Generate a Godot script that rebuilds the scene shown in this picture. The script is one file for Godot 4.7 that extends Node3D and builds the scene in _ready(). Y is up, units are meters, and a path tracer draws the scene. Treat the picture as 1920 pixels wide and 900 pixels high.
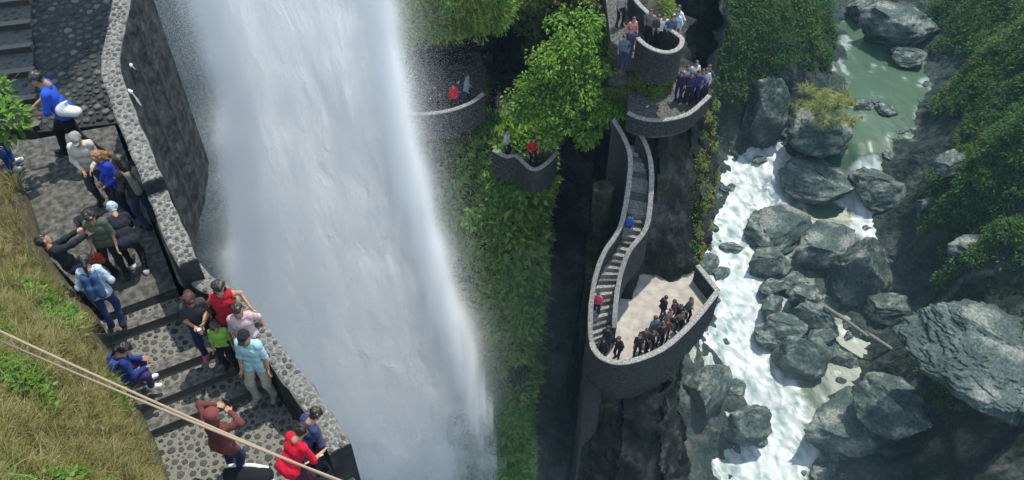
extends Node3D
# A gorge with a waterfall, seen from a path high on its side. World: y up, metres, the lower river lies near y = 0.

var M := {}
var rng := RandomNumberGenerator.new()
var used := {}
var rough_noise := FastNoiseLite.new()
var fine_noise := FastNoiseLite.new()
var crag_noise := FastNoiseLite.new()


func _ready() -> void:
	var cam := Camera3D.new()
	cam.name = "camera"
	cam.position = Vector3(0, 62, 0)
	cam.rotation_degrees = Vector3(-48, 0, 0)
	cam.fov = 30.0
	cam.near = 0.1
	cam.far = 600.0
	add_child(cam)
	cam.current = true
	var env := Environment.new()
	var sky := Sky.new()
	var sm := ProceduralSkyMaterial.new()
	sm.sky_top_color = Color(0.60, 0.685, 0.775)
	sm.sky_horizon_color = Color(0.86, 0.885, 0.905)
	sm.sky_curve = 0.2
	sm.ground_bottom_color = Color(0.10, 0.13, 0.12)
	sm.ground_horizon_color = Color(0.35, 0.42, 0.44)
	sky.sky_material = sm
	env.background_mode = Environment.BG_SKY
	env.sky = sky
	env.background_energy_multiplier = 1.6
	env.tonemap_mode = Environment.TONE_MAPPER_LINEAR
	env.tonemap_exposure = 1.72
	env.fog_enabled = true
	env.fog_density = 0.0003
	env.fog_light_color = Color(0.62, 0.80, 0.90)
	env.volumetric_fog_enabled = true
	env.volumetric_fog_density = 0.0
	env.sdfgi_enabled = true
	env.ssao_enabled = true
	env.ssil_enabled = true
	var we := WorldEnvironment.new()
	we.name = "world_environment"
	we.environment = env
	add_child(we)
	var sun := DirectionalLight3D.new()
	sun.name = "sun"
	sun.light_energy = 1.0
	sun.light_color = Color(1.0, 0.97, 0.91)
	sun.light_angular_distance = 0.5
	sun.shadow_enabled = true
	add_child(sun)
	# shadows fall towards the viewer and to the left: the sun stands far ahead, 34 degrees to the right, 71 degrees up
	var az := deg_to_rad(34.0)
	var el := deg_to_rad(71.0)
	var to_sun := Vector3(sin(az) * cos(el), sin(el), -cos(az) * cos(el))
	sun.look_at_from_position(Vector3.ZERO, -to_sun, Vector3.UP)
	rng.seed = 7
	rough_noise.seed = 3
	rough_noise.frequency = 0.22
	rough_noise.fractal_octaves = 4
	fine_noise.seed = 11
	fine_noise.frequency = 1.1
	fine_noise.fractal_octaves = 3
	crag_noise.seed = 23
	crag_noise.noise_type = FastNoiseLite.TYPE_CELLULAR
	crag_noise.cellular_return_type = FastNoiseLite.RETURN_DISTANCE2_SUB
	crag_noise.frequency = 0.16
	crag_noise.domain_warp_enabled = true
	crag_noise.domain_warp_amplitude = 6.0
	crag_noise.domain_warp_frequency = 0.12
	make_materials()
	build_terrain()
	print("terrain ", Time.get_ticks_msec())
	build_water()
	build_waterfall()
	build_mist()
	print("water ", Time.get_ticks_msec())
	build_rocks()
	build_near_ground()
	print("near ", Time.get_ticks_msec())
	build_far_structures()
	build_vegetation()
	print("plants ", Time.get_ticks_msec())
	build_people()
	print("people ", Time.get_ticks_msec())


# ---------------------------------------------------------------- helpers
func lin(r: float, g: float, b: float, a := 1.0) -> Color:
	var c := Color(r, g, b).linear_to_srgb()
	c.a = a
	return c


func noise_texture(sd: int, freq: float, lo: Color, hi: Color, size := 512, octaves := 5, warp := 0.0, kind := FastNoiseLite.TYPE_SIMPLEX_SMOOTH) -> NoiseTexture2D:
	var n := FastNoiseLite.new()
	n.seed = sd
	n.frequency = freq
	n.noise_type = kind
	n.fractal_octaves = octaves
	if warp > 0.0:
		n.domain_warp_enabled = true
		n.domain_warp_amplitude = warp
	var t := NoiseTexture2D.new()
	t.width = size
	t.height = size
	t.seamless = true
	t.noise = n
	var g := Gradient.new()
	g.set_color(0, lo)
	g.set_color(1, hi)
	t.color_ramp = g
	return t


func bump_texture(sd: int, freq: float, strength: float, octaves := 5, kind := FastNoiseLite.TYPE_SIMPLEX_SMOOTH) -> NoiseTexture2D:
	var n := FastNoiseLite.new()
	n.seed = sd
	n.frequency = freq
	n.noise_type = kind
	n.fractal_octaves = octaves
	var t := NoiseTexture2D.new()
	t.width = 512
	t.height = 512
	t.seamless = true
	t.as_normal_map = true
	t.bump_strength = strength
	t.noise = n
	return t


func solid(c: Color, rough := 0.8) -> StandardMaterial3D:
	var m := StandardMaterial3D.new()
	m.albedo_color = c
	m.roughness = rough
	m.metallic_specular = 0.3
	return m


func textured(c: Color, tex: Texture2D, scale: float, rough := 0.85, normal: Texture2D = null, nstr := 1.0, vcol := false) -> StandardMaterial3D:
	var m := solid(c, rough)
	m.albedo_texture = tex
	m.uv1_triplanar = true
	m.uv1_world_triplanar = true
	m.uv1_scale = Vector3.ONE * scale
	if normal:
		m.normal_enabled = true
		m.normal_texture = normal
		m.normal_scale = nstr
	m.vertex_color_use_as_albedo = vcol
	return m


func make_materials() -> void:
	var grain := noise_texture(5, 0.012, Color(0.45, 0.45, 0.46), Color(1, 1, 1), 1024, 6, 30.0)
	var speck := noise_texture(8, 0.06, Color(0.55, 0.55, 0.55), Color(1, 1, 1), 512, 4)
	var bump := bump_texture(9, 0.02, 9.0, 6)
	var cloth_bump := bump_texture(31, 0.02, 5.0, 4)
	M.rock = textured(Color.WHITE, grain, 0.16, 0.8, bump, 1.3, true)
	M.rock.detail_enabled = true
	M.rock.detail_blend_mode = BaseMaterial3D.BLEND_MODE_MUL
	M.rock.detail_albedo = noise_texture(41, 0.02, Color(0.5, 0.5, 0.5), Color(1, 1, 1), 512, 5, 12.0)
	M.rock.detail_uv_layer = BaseMaterial3D.DETAIL_UV_2
	M.rock.uv2_triplanar = true
	M.rock.uv2_world_triplanar = true
	M.rock.uv2_scale = Vector3(0.9, 0.45, 0.9)
	M.boulder = textured(Color.WHITE, grain, 0.3, 0.62, bump, 1.1, true)
	M.parapet_masonry = textured(lin(0.06, 0.064, 0.064), grain, 0.22, 0.75, bump, 0.8)  # near parapet masonry, slightly darker and smoother than the far walls
	M.masonry = textured(lin(0.075, 0.08, 0.077), grain, 0.5, 0.9, bump, 1.0)
	M.coping = textured(lin(0.42, 0.41, 0.38), grain, 0.8, 0.85, bump, 0.5)
	M.pale_floor = textured(lin(0.40, 0.375, 0.35), noise_texture(14, 0.01, Color(0.8, 0.79, 0.76), Color(1, 1, 1), 512, 6, 20.0), 0.3, 0.9)
	M.concrete = textured(lin(0.20, 0.195, 0.175), grain, 0.7, 0.9, bump, 0.6)
	M.landing = textured(lin(0.15, 0.147, 0.135), grain, 0.55, 0.9, bump, 0.5)
	M.mortar = textured(lin(0.27, 0.265, 0.235), speck, 1.6, 0.92, bump, 0.7)
	M.cap_mortar = textured(lin(0.30, 0.295, 0.27), grain, 1.3, 0.92, bump, 0.8)
	M.weave = noise_texture(71, 0.05, Color(0.82, 0.82, 0.82), Color(1, 1, 1), 256, 4, 8.0)
	M.stone_a = textured(lin(0.085, 0.09, 0.088), speck, 2.2, 0.8, bump, 0.6)
	M.stone_b = textured(lin(0.11, 0.11, 0.103), speck, 2.2, 0.85, bump, 0.6)
	M.stone_c = textured(lin(0.18, 0.175, 0.155), speck, 2.2, 0.85, bump, 0.6)
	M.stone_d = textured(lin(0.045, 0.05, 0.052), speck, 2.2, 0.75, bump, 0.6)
	M.earth = textured(Color.WHITE, noise_texture(51, 0.02, Color(0.5, 0.47, 0.42), Color(1, 0.97, 0.9), 1024, 6, 20.0), 0.7, 0.95, bump, 0.9, true)
	M.water = solid(Color.WHITE, 0.38)
	M.water.vertex_color_use_as_albedo = true
	M.water.metallic_specular = 0.4
	M.water.normal_enabled = true
	M.water.normal_texture = bump_texture(61, 0.02, 3.0, 5)
	M.water.normal_scale = 0.5
	M.water.uv1_triplanar = true
	M.water.uv1_world_triplanar = true
	M.water.uv1_scale = Vector3.ONE * 0.35
	M.foam = solid(lin(0.9, 0.92, 0.93), 0.9)
	M.foam.backlight_enabled = true
	M.foam.backlight = Color(1, 1, 1)
	M.drop = solid(lin(0.92, 0.94, 0.96), 0.6)
	M.drop.backlight_enabled = true
	M.drop.backlight = Color(1, 1, 1)
	M.leaf = solid(Color.WHITE, 0.55)
	M.leaf.vertex_color_use_as_albedo = true
	M.leaf.backlight_enabled = true
	M.leaf.backlight = Color(0.75, 0.8, 0.35)
	M.bark = textured(lin(0.16, 0.13, 0.10), grain, 1.5, 0.9, bump, 1.0)
	M.rope = textured(lin(0.46, 0.36, 0.25), speck, 6.0, 0.75)
	M.wire = solid(lin(0.55, 0.53, 0.5), 0.5)
	M.pipe = solid(lin(0.6, 0.6, 0.58), 0.5)
	M.log = textured(lin(0.30, 0.29, 0.27), grain, 1.2, 0.85)
	M.eye = solid(lin(0.02, 0.015, 0.012), 0.4)
	M.cloth_bump = cloth_bump


func numbered(called: String) -> String:
	var n: int = used.get(called, 0)
	used[called] = n + 1
	return called if n == 0 else "%s_%03d" % [called, n]


func tag(o: Node, label: String, category: String, group := "") -> Node:
	o.set_meta("label", label)
	o.set_meta("category", category)
	if group:
		o.set_meta("group", group)
	return o


func base(called: String, at: Vector3, yaw := 0.0) -> Node3D:
	var o := Node3D.new()
	o.name = numbered(called)
	o.position = at
	o.rotation.y = yaw
	add_child(o)
	return o


func part(called: String, mesh: Mesh, mat: Material, parent: Node = null) -> MeshInstance3D:
	var o := MeshInstance3D.new()
	o.mesh = mesh
	o.material_override = mat
	if parent == null:
		o.name = numbered(called)
		add_child(o)
	else:
		o.name = called
		parent.add_child(o, true)
	return o


func structure(called: String, mesh: Mesh, mat: Material) -> MeshInstance3D:
	var o := part(called, mesh, mat)
	o.set_meta("kind", "structure")
	return o


func arrays(v: PackedVector3Array, idx: PackedInt32Array, n := PackedVector3Array(), col := PackedColorArray()) -> ArrayMesh:
	var a := []
	a.resize(Mesh.ARRAY_MAX)
	a[Mesh.ARRAY_VERTEX] = v
	if n.size():
		a[Mesh.ARRAY_NORMAL] = n
	if col.size():
		a[Mesh.ARRAY_COLOR] = col
	a[Mesh.ARRAY_INDEX] = idx
	var m := ArrayMesh.new()
	m.add_surface_from_arrays(Mesh.PRIMITIVE_TRIANGLES, a)
	return m


func smooth_normals(v: PackedVector3Array, idx: PackedInt32Array) -> PackedVector3Array:
	var n := PackedVector3Array()
	n.resize(v.size())
	for i in range(0, idx.size(), 3):
		var a := idx[i]
		var b := idx[i + 1]
		var c := idx[i + 2]
		var f := (v[c] - v[a]).cross(v[b] - v[a])
		n[a] += f
		n[b] += f
		n[c] += f
	for i in n.size():
		n[i] = n[i].normalized()
	return n


func flat_from(tris: PackedVector3Array, col := PackedColorArray()) -> ArrayMesh:
	var idx := PackedInt32Array(range(tris.size()))
	return arrays(tris, idx, PackedVector3Array(), col)


# a quad a-b-c-d (seen from its front: clockwise) as two triangles
func quad(t: PackedVector3Array, a: Vector3, b: Vector3, c: Vector3, d: Vector3) -> void:
	t.append_array(PackedVector3Array([a, b, c, a, c, d]))


func smooth_line(p: Array, per: int) -> Array:
	var out := []
	for i in p.size() - 1:
		var a: Vector3 = p[maxi(i - 1, 0)]
		var b: Vector3 = p[i]
		var c: Vector3 = p[i + 1]
		var d: Vector3 = p[mini(i + 2, p.size() - 1)]
		for k in per:
			out.append(b.cubic_interpolate(c, a, d, float(k) / per))
	out.append(p[-1])
	return out


func side_of(p: Array, i: int) -> Vector3:
	var a: Vector3 = p[maxi(i - 1, 0)]
	var b: Vector3 = p[mini(i + 1, p.size() - 1)]
	var d := Vector3(b.x - a.x, 0, b.z - a.z).normalized()
	return Vector3(-d.z, 0, d.x)


# a wall along a line of top points; feet gives the y of its foot at each point; the top edges are chamfered and uneven
func wall_mesh(p: Array, feet: Array, width: float, wob := 0.0) -> ArrayMesh:
	var t := PackedVector3Array()
	var rings := []
	var ch := width * 0.09
	for i in p.size():
		var s := side_of(p, i)
		var q: Vector3 = p[i]
		var f: float = feet[i] if i < feet.size() else feet[-1]
		var w1 := width * 0.5 + wob * fine_noise.get_noise_3dv(q * 2.0)
		var w2 := width * 0.5 + wob * fine_noise.get_noise_3dv(q * 2.0 + Vector3(9, 9, 9))
		var up := wob * 0.6 * fine_noise.get_noise_3dv(q * 1.7 + Vector3(3, 40, 3))
		q.y += up
		var foot := Vector3(q.x, f, q.z)
		rings.append([foot - s * w1, q - s * w1 - Vector3(0, ch, 0), q - s * (w1 - ch), q + s * (w2 - ch), q + s * w2 - Vector3(0, ch, 0), foot + s * w2])
	for i in rings.size() - 1:
		var a: Array = rings[i]
		var b: Array = rings[i + 1]
		for k in 5:
			quad(t, a[k], a[k + 1], b[k + 1], b[k])
	for e in [[rings[0], false], [rings[-1], true]]:
		var r: Array = e[0]
		for k in range(1, 5):
			if e[1]:
				t.append_array(PackedVector3Array([r[0], r[k], r[k + 1]]))
			else:
				t.append_array(PackedVector3Array([r[0], r[k + 1], r[k]]))
	return flat_from(t)


# a slab over a plan polygon
func slab_mesh(poly: PackedVector2Array, y0: float, y1: float) -> ArrayMesh:
	var t := PackedVector3Array()
	var tri := Geometry2D.triangulate_polygon(poly)
	var cw := Geometry2D.is_polygon_clockwise(poly)
	for i in range(0, tri.size(), 3):
		var a := poly[tri[i]]
		var b := poly[tri[i + 1]]
		var c := poly[tri[i + 2]]
		if (b - a).cross(c - a) < 0:
			var h := b
			b = c
			c = h
		t.append_array(PackedVector3Array([Vector3(a.x, y1, a.y), Vector3(b.x, y1, b.y), Vector3(c.x, y1, c.y)]))
		t.append_array(PackedVector3Array([Vector3(a.x, y0, a.y), Vector3(c.x, y0, c.y), Vector3(b.x, y0, b.y)]))
	for i in poly.size():
		var a := poly[i]
		var b := poly[(i + 1) % poly.size()]
		if cw:
			quad(t, Vector3(a.x, y0, a.y), Vector3(a.x, y1, a.y), Vector3(b.x, y1, b.y), Vector3(b.x, y0, b.y))
		else:
			quad(t, Vector3(b.x, y0, b.y), Vector3(b.x, y1, b.y), Vector3(a.x, y1, a.y), Vector3(a.x, y0, a.y))
	return flat_from(t)


func tube_mesh(p: Array, r0: float, r1: float, sides := 8, wob := 0.0) -> ArrayMesh:
	var v := PackedVector3Array()
	var idx := PackedInt32Array()
	for i in p.size():
		var a: Vector3 = p[maxi(i - 1, 0)]
		var b: Vector3 = p[mini(i + 1, p.size() - 1)]
		var d := (b - a).normalized()
		var u := d.cross(Vector3.UP if absf(d.y) < 0.9 else Vector3.RIGHT).normalized()
		var w := d.cross(u)
		var r := lerpf(r0, r1, float(i) / (p.size() - 1))
		for k in sides:
			var g := TAU * k / sides
			var q: Vector3 = p[i] + (u * cos(g) + w * sin(g)) * r
			v.append(q + (q - p[i]) * wob * fine_noise.get_noise_3dv(q * 3.0))
	for i in p.size() - 1:
		for k in sides:
			var a := i * sides + k
			var b := i * sides + (k + 1) % sides
			idx.append_array(PackedInt32Array([a, b, b + sides, a, b + sides, a + sides]))
	for e in [0, p.size() - 1]:
		var c := v.size()
		v.append(p[e])
		for k in sides:
			var a: int = e * sides + k
			var b: int = e * sides + (k + 1) % sides
			idx.append_array(PackedInt32Array([c, b, a] if e == 0 else [c, a, b]))
	return arrays(v, idx, smooth_normals(v, idx))


func many(called: String, mesh: Mesh, mat: Material, where: Array, tints := [], parent: Node = null) -> MultiMeshInstance3D:
	var mm := MultiMesh.new()
	mm.transform_format = MultiMesh.TRANSFORM_3D
	mm.use_colors = tints.size() > 0
	mm.mesh = mesh
	mm.instance_count = where.size()
	for i in where.size():
		mm.set_instance_transform(i, where[i])
		if tints.size():
			mm.set_instance_color(i, tints[i])
	var o := MultiMeshInstance3D.new()
	o.multimesh = mm
	o.material_override = mat
	o.set_meta("kind", "stuff")
	if parent:
		o.name = called
		parent.add_child(o, true)
	else:
		o.name = numbered(called)
		add_child(o)
	return o


func any_turn() -> Basis:
	return Basis(Vector3(rng.randf_range(-1, 1), rng.randf_range(-1, 1), rng.randf_range(-1, 1)).normalized(), rng.randf() * TAU)



# ---------------------------------------------------------------- bodies: tapered capsules joined by a smooth minimum, meshed as surface nets
func nets(bones: Array, cell: float, k: float) -> Dictionary:
	var lo := Vector3.INF
	var hi := -Vector3.INF
	for b in bones:
		var r: float = maxf(b[2], b[3])
		for e in 2:
			lo = lo.min(b[e] - Vector3.ONE * r)
			hi = hi.max(b[e] + Vector3.ONE * r)
	lo -= Vector3.ONE * cell * 3.0
	hi += Vector3.ONE * cell * 3.0
	var nx := int((hi.x - lo.x) / cell) + 2
	var ny := int((hi.y - lo.y) / cell) + 2
	var nz := int((hi.z - lo.z) / cell) + 2
	var total := nx * ny * nz
	var f := PackedFloat32Array()
	f.resize(total)
	f.fill(1.0)
	var near := f.duplicate()
	var reg := PackedByteArray()
	reg.resize(total)
	for b in bones:
		var a: Vector3 = b[0]
		var ab: Vector3 = b[1] - a
		var ra: float = b[2]
		var rd: float = b[3] - ra
		var id: int = b[4]
		var len2 := maxf(ab.length_squared(), 1e-8)
		var m := maxf(ra, b[3]) + cell * 2.2 + k * 0.6
		var l: Vector3 = (a.min(b[1]) - Vector3.ONE * m - lo) / cell
		var h: Vector3 = (a.max(b[1]) + Vector3.ONE * m - lo) / cell
		var x0 := maxi(int(l.x), 0)
		var x1 := mini(int(h.x) + 1, nx - 1)
		for z in range(maxi(int(l.z), 0), mini(int(h.z) + 1, nz - 1) + 1):
			for y in range(maxi(int(l.y), 0), mini(int(h.y) + 1, ny - 1) + 1):
				var row := (z * ny + y) * nx
				for x in range(x0, x1 + 1):
					var p := lo + Vector3(x, y, z) * cell - a
					var t := clampf(p.dot(ab) / len2, 0.0, 1.0)
					var d := (p - ab * t).length() - ra - rd * t
					var i := row + x
					var c := f[i]
					var s := maxf(k - absf(c - d), 0.0)
					f[i] = minf(c, d) - s * s / (4.0 * k)
					if d < near[i]:
						near[i] = d
						reg[i] = id
	var at := PackedInt32Array()
	at.resize(total)
	at.fill(-1)
	var v := PackedVector3Array()
	var rv := PackedByteArray()
	var step := [0, 1, nx, nx + 1, nx * ny, nx * ny + 1, nx * ny + nx, nx * ny + nx + 1]
	var offs := [Vector3(0, 0, 0), Vector3(1, 0, 0), Vector3(0, 1, 0), Vector3(1, 1, 0), Vector3(0, 0, 1), Vector3(1, 0, 1), Vector3(0, 1, 1), Vector3(1, 1, 1)]
	var edges := [[0, 1], [2, 3], [4, 5], [6, 7], [0, 2], [1, 3], [4, 6], [5, 7], [0, 4], [1, 5], [2, 6], [3, 7]]
	var lim := cell * 2.0
	for z in nz - 1:
		for y in ny - 1:
			for x in nx - 1:
				var i := (z * ny + y) * nx + x
				if absf(f[i]) > lim:
					continue
				var neg := 0
				for c in 8:
					if f[i + step[c]] < 0.0:
						neg += 1
				if neg == 0 or neg == 8:
					continue
				var sum := Vector3.ZERO
				var cnt := 0
				for e in edges:
					var fa := f[i + step[e[0]]]
					var fb := f[i + step[e[1]]]
					if (fa < 0.0) != (fb < 0.0):
						sum += offs[e[0]].lerp(offs[e[1]], fa / (fa - fb))
						cnt += 1
				at[i] = v.size()
				v.append(lo + (Vector3(x, y, z) + sum / cnt) * cell)
				rv.append(reg[i])
	var idx := PackedInt32Array()
	for z in range(1, nz - 1):
		for y in range(1, ny - 1):
			for x in range(1, nx - 1):
				var i := (z * ny + y) * nx + x
				if absf(f[i]) > lim:
					continue
				var s := f[i] < 0.0
				for ax in 3:
					var st: int = [1, nx, nx * ny][ax]
					if (f[i + st] < 0.0) == s:
						continue
					var u: int = [nx, nx * ny, 1][ax]
					var w: int = [nx * ny, 1, nx][ax]
					var a := at[i]
					var b := at[i - u]
					var c := at[i - u - w]
					var d := at[i - w]
					if a < 0 or b < 0 or c < 0 or d < 0:
						continue
					if s:
						idx.append_array(PackedInt32Array([a, c, b, a, d, c]))
					else:
						idx.append_array(PackedInt32Array([a, b, c, a, c, d]))
	return {"v": v, "idx": idx, "n": smooth_normals(v, idx), "reg": rv}


# the part of a net whose corners pass a test, moved outwards: a garment or hair over the body
func shell(net: Dictionary, keep: Callable, off: float, lump := 0.0) -> ArrayMesh:
	var map := {}
	var v := PackedVector3Array()
	var n := PackedVector3Array()
	var idx := PackedInt32Array()
	var ov: PackedVector3Array = net.v
	var on: PackedVector3Array = net.n
	var oi: PackedInt32Array = net.idx
	var ok := PackedByteArray()
	ok.resize(ov.size())
	for i in ov.size():
		ok[i] = 1 if keep.call(i) else 0
	for i in range(0, oi.size(), 3):
		if ok[oi[i]] + ok[oi[i + 1]] + ok[oi[i + 2]] < 2:
			continue
		for k in 3:
			var j := oi[i + k]
			if not map.has(j):
				map[j] = v.size()
				v.append(ov[j] + on[j] * (off + lump * fine_noise.get_noise_3dv(ov[j] * 9.0)))
				n.append(on[j])
			idx.append(map[j])
	if idx.is_empty():
		return null
	if lump > 0.0:
		n = smooth_normals(v, idx)
	return arrays(v, idx, n)


func moved(net: Dictionary, t: Transform3D) -> Dictionary:
	var v := PackedVector3Array()
	var n := PackedVector3Array()
	var nb := t.basis.orthonormalized()
	for i in net.v.size():
		v.append(t * net.v[i])
		n.append((nb * net.n[i]).normalized())
	var idx: PackedInt32Array = net.idx
	if t.basis.determinant() < 0.0:
		idx = idx.duplicate()
		for i in range(0, idx.size(), 3):
			var h := idx[i]
			idx[i] = idx[i + 1]
			idx[i + 1] = h
		n = smooth_normals(v, idx)
	return {"v": v, "n": n, "idx": idx, "reg": net.reg}


func join(a: Dictionary, b: Dictionary) -> void:
	var at: int = a.v.size()
	var v: PackedVector3Array = a.v
	var n: PackedVector3Array = a.n
	var idx: PackedInt32Array = a.idx
	v.append_array(b.v)
	n.append_array(b.n)
	for i in b.idx:
		idx.append(i + at)
	a.v = v
	a.n = n
	a.idx = idx


func bent_joint(a: Vector3, b: Vector3, l1: float, l2: float, pole: Vector3) -> Array:
	var d := b - a
	var r := minf(d.length(), (l1 + l2) * 0.995)
	var u := d.normalized()
	var x := (l1 * l1 - l2 * l2 + r * r) / (2.0 * r)
	var h := sqrt(maxf(l1 * l1 - x * x, 0.0))
	var p := (pole - u * pole.dot(u)).normalized()
	return [a + u * x + p * h, a + u * r]


var head_net := {}
var hand_net := {}
var face_marks := []


func make_templates() -> void:
	var V := func(x, y, z): return Vector3(x, y, z)
	head_net = nets([
		[V.call(0, 0.035, 0.022), V.call(0, 0.03, -0.018), 0.088, 0.083, 0], [V.call(0, -0.01, -0.035), V.call(0, -0.078, -0.055), 0.066, 0.044, 0],
		[V.call(0, 0.012, -0.096), V.call(0, -0.022, -0.113), 0.010, 0.015, 0], [V.call(0.086, -0.015, 0.005), V.call(0.09, 0.018, 0.01), 0.014, 0.018, 0],
		[V.call(-0.086, -0.015, 0.005), V.call(-0.09, 0.018, 0.01), 0.014, 0.018, 0], [V.call(0, -0.06, 0.012), V.call(0, -0.17, 0.022), 0.054, 0.056, 0],
		[V.call(-0.022, -0.052, -0.088), V.call(0.022, -0.052, -0.088), 0.012, 0.012, 0],
	], 0.011, 0.022)
	var h := [[V.call(-0.022, 0.02, 0), V.call(-0.028, 0.085, 0), 0.016, 0.014, 0], [V.call(0.018, 0.02, 0), V.call(0.026, 0.088, 0), 0.017, 0.014, 0], [V.call(0, 0.0, 0), V.call(0, 0.08, 0), 0.020, 0.016, 0]]
	var fx := [0.029, 0.010, -0.010, -0.029]
	var fl := [0.070, 0.078, 0.072, 0.056]
	for i in 4:
		var a := Vector3(fx[i], 0.09, 0)
		var m := a + Vector3(fx[i] * 0.12, fl[i] * 0.5, -fl[i] * 0.16)
		var e := m + Vector3(0, fl[i] * 0.38, -fl[i] * 0.42)
		h.append([a, m, 0.0095, 0.0085, 0])
		h.append([m, e, 0.0085, 0.0072, 0])
	h.append([Vector3(0.022, 0.028, -0.004), Vector3(0.052, 0.058, -0.016), 0.013, 0.010, 0])
	h.append([Vector3(0.052, 0.058, -0.016), Vector3(0.060, 0.088, -0.030), 0.010, 0.008, 0])
	hand_net = nets(h, 0.0065, 0.010)
	# eyes: small dark lenses set into the face
	for sd in [-1, 1]:
		face_marks.append(nets([[V.call(sd * 0.032 - 0.007, 0.014, -0.087), V.call(sd * 0.032 + 0.007, 0.014, -0.087), 0.0105, 0.0105, 0]], 0.006, 0.002))


func cloth(c: Color) -> StandardMaterial3D:
	var key := "cloth" + c.to_html()
	if not M.has(key):
		var m := solid(c, 0.9)
		m.albedo_texture = M.weave
		m.normal_enabled = true
		m.normal_texture = M.cloth_bump
		m.normal_scale = 1.4
		m.uv1_triplanar = true
		m.uv1_scale = Vector3.ONE * 4.0
		m.rim_enabled = true
		m.rim = 0.25
		m.metallic_specular = 0.2
		M[key] = m
	return M[key]


func skin_of(tone: float) -> StandardMaterial3D:
	var key := "skin%.2f" % tone
	if not M.has(key):
		var m := solid(lin(0.48 * tone, 0.275 * tone, 0.175 * tone), 0.5)
		m.subsurf_scatter_enabled = true
		m.subsurf_scatter_strength = 0.12
		M[key] = m
	return M[key]


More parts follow.
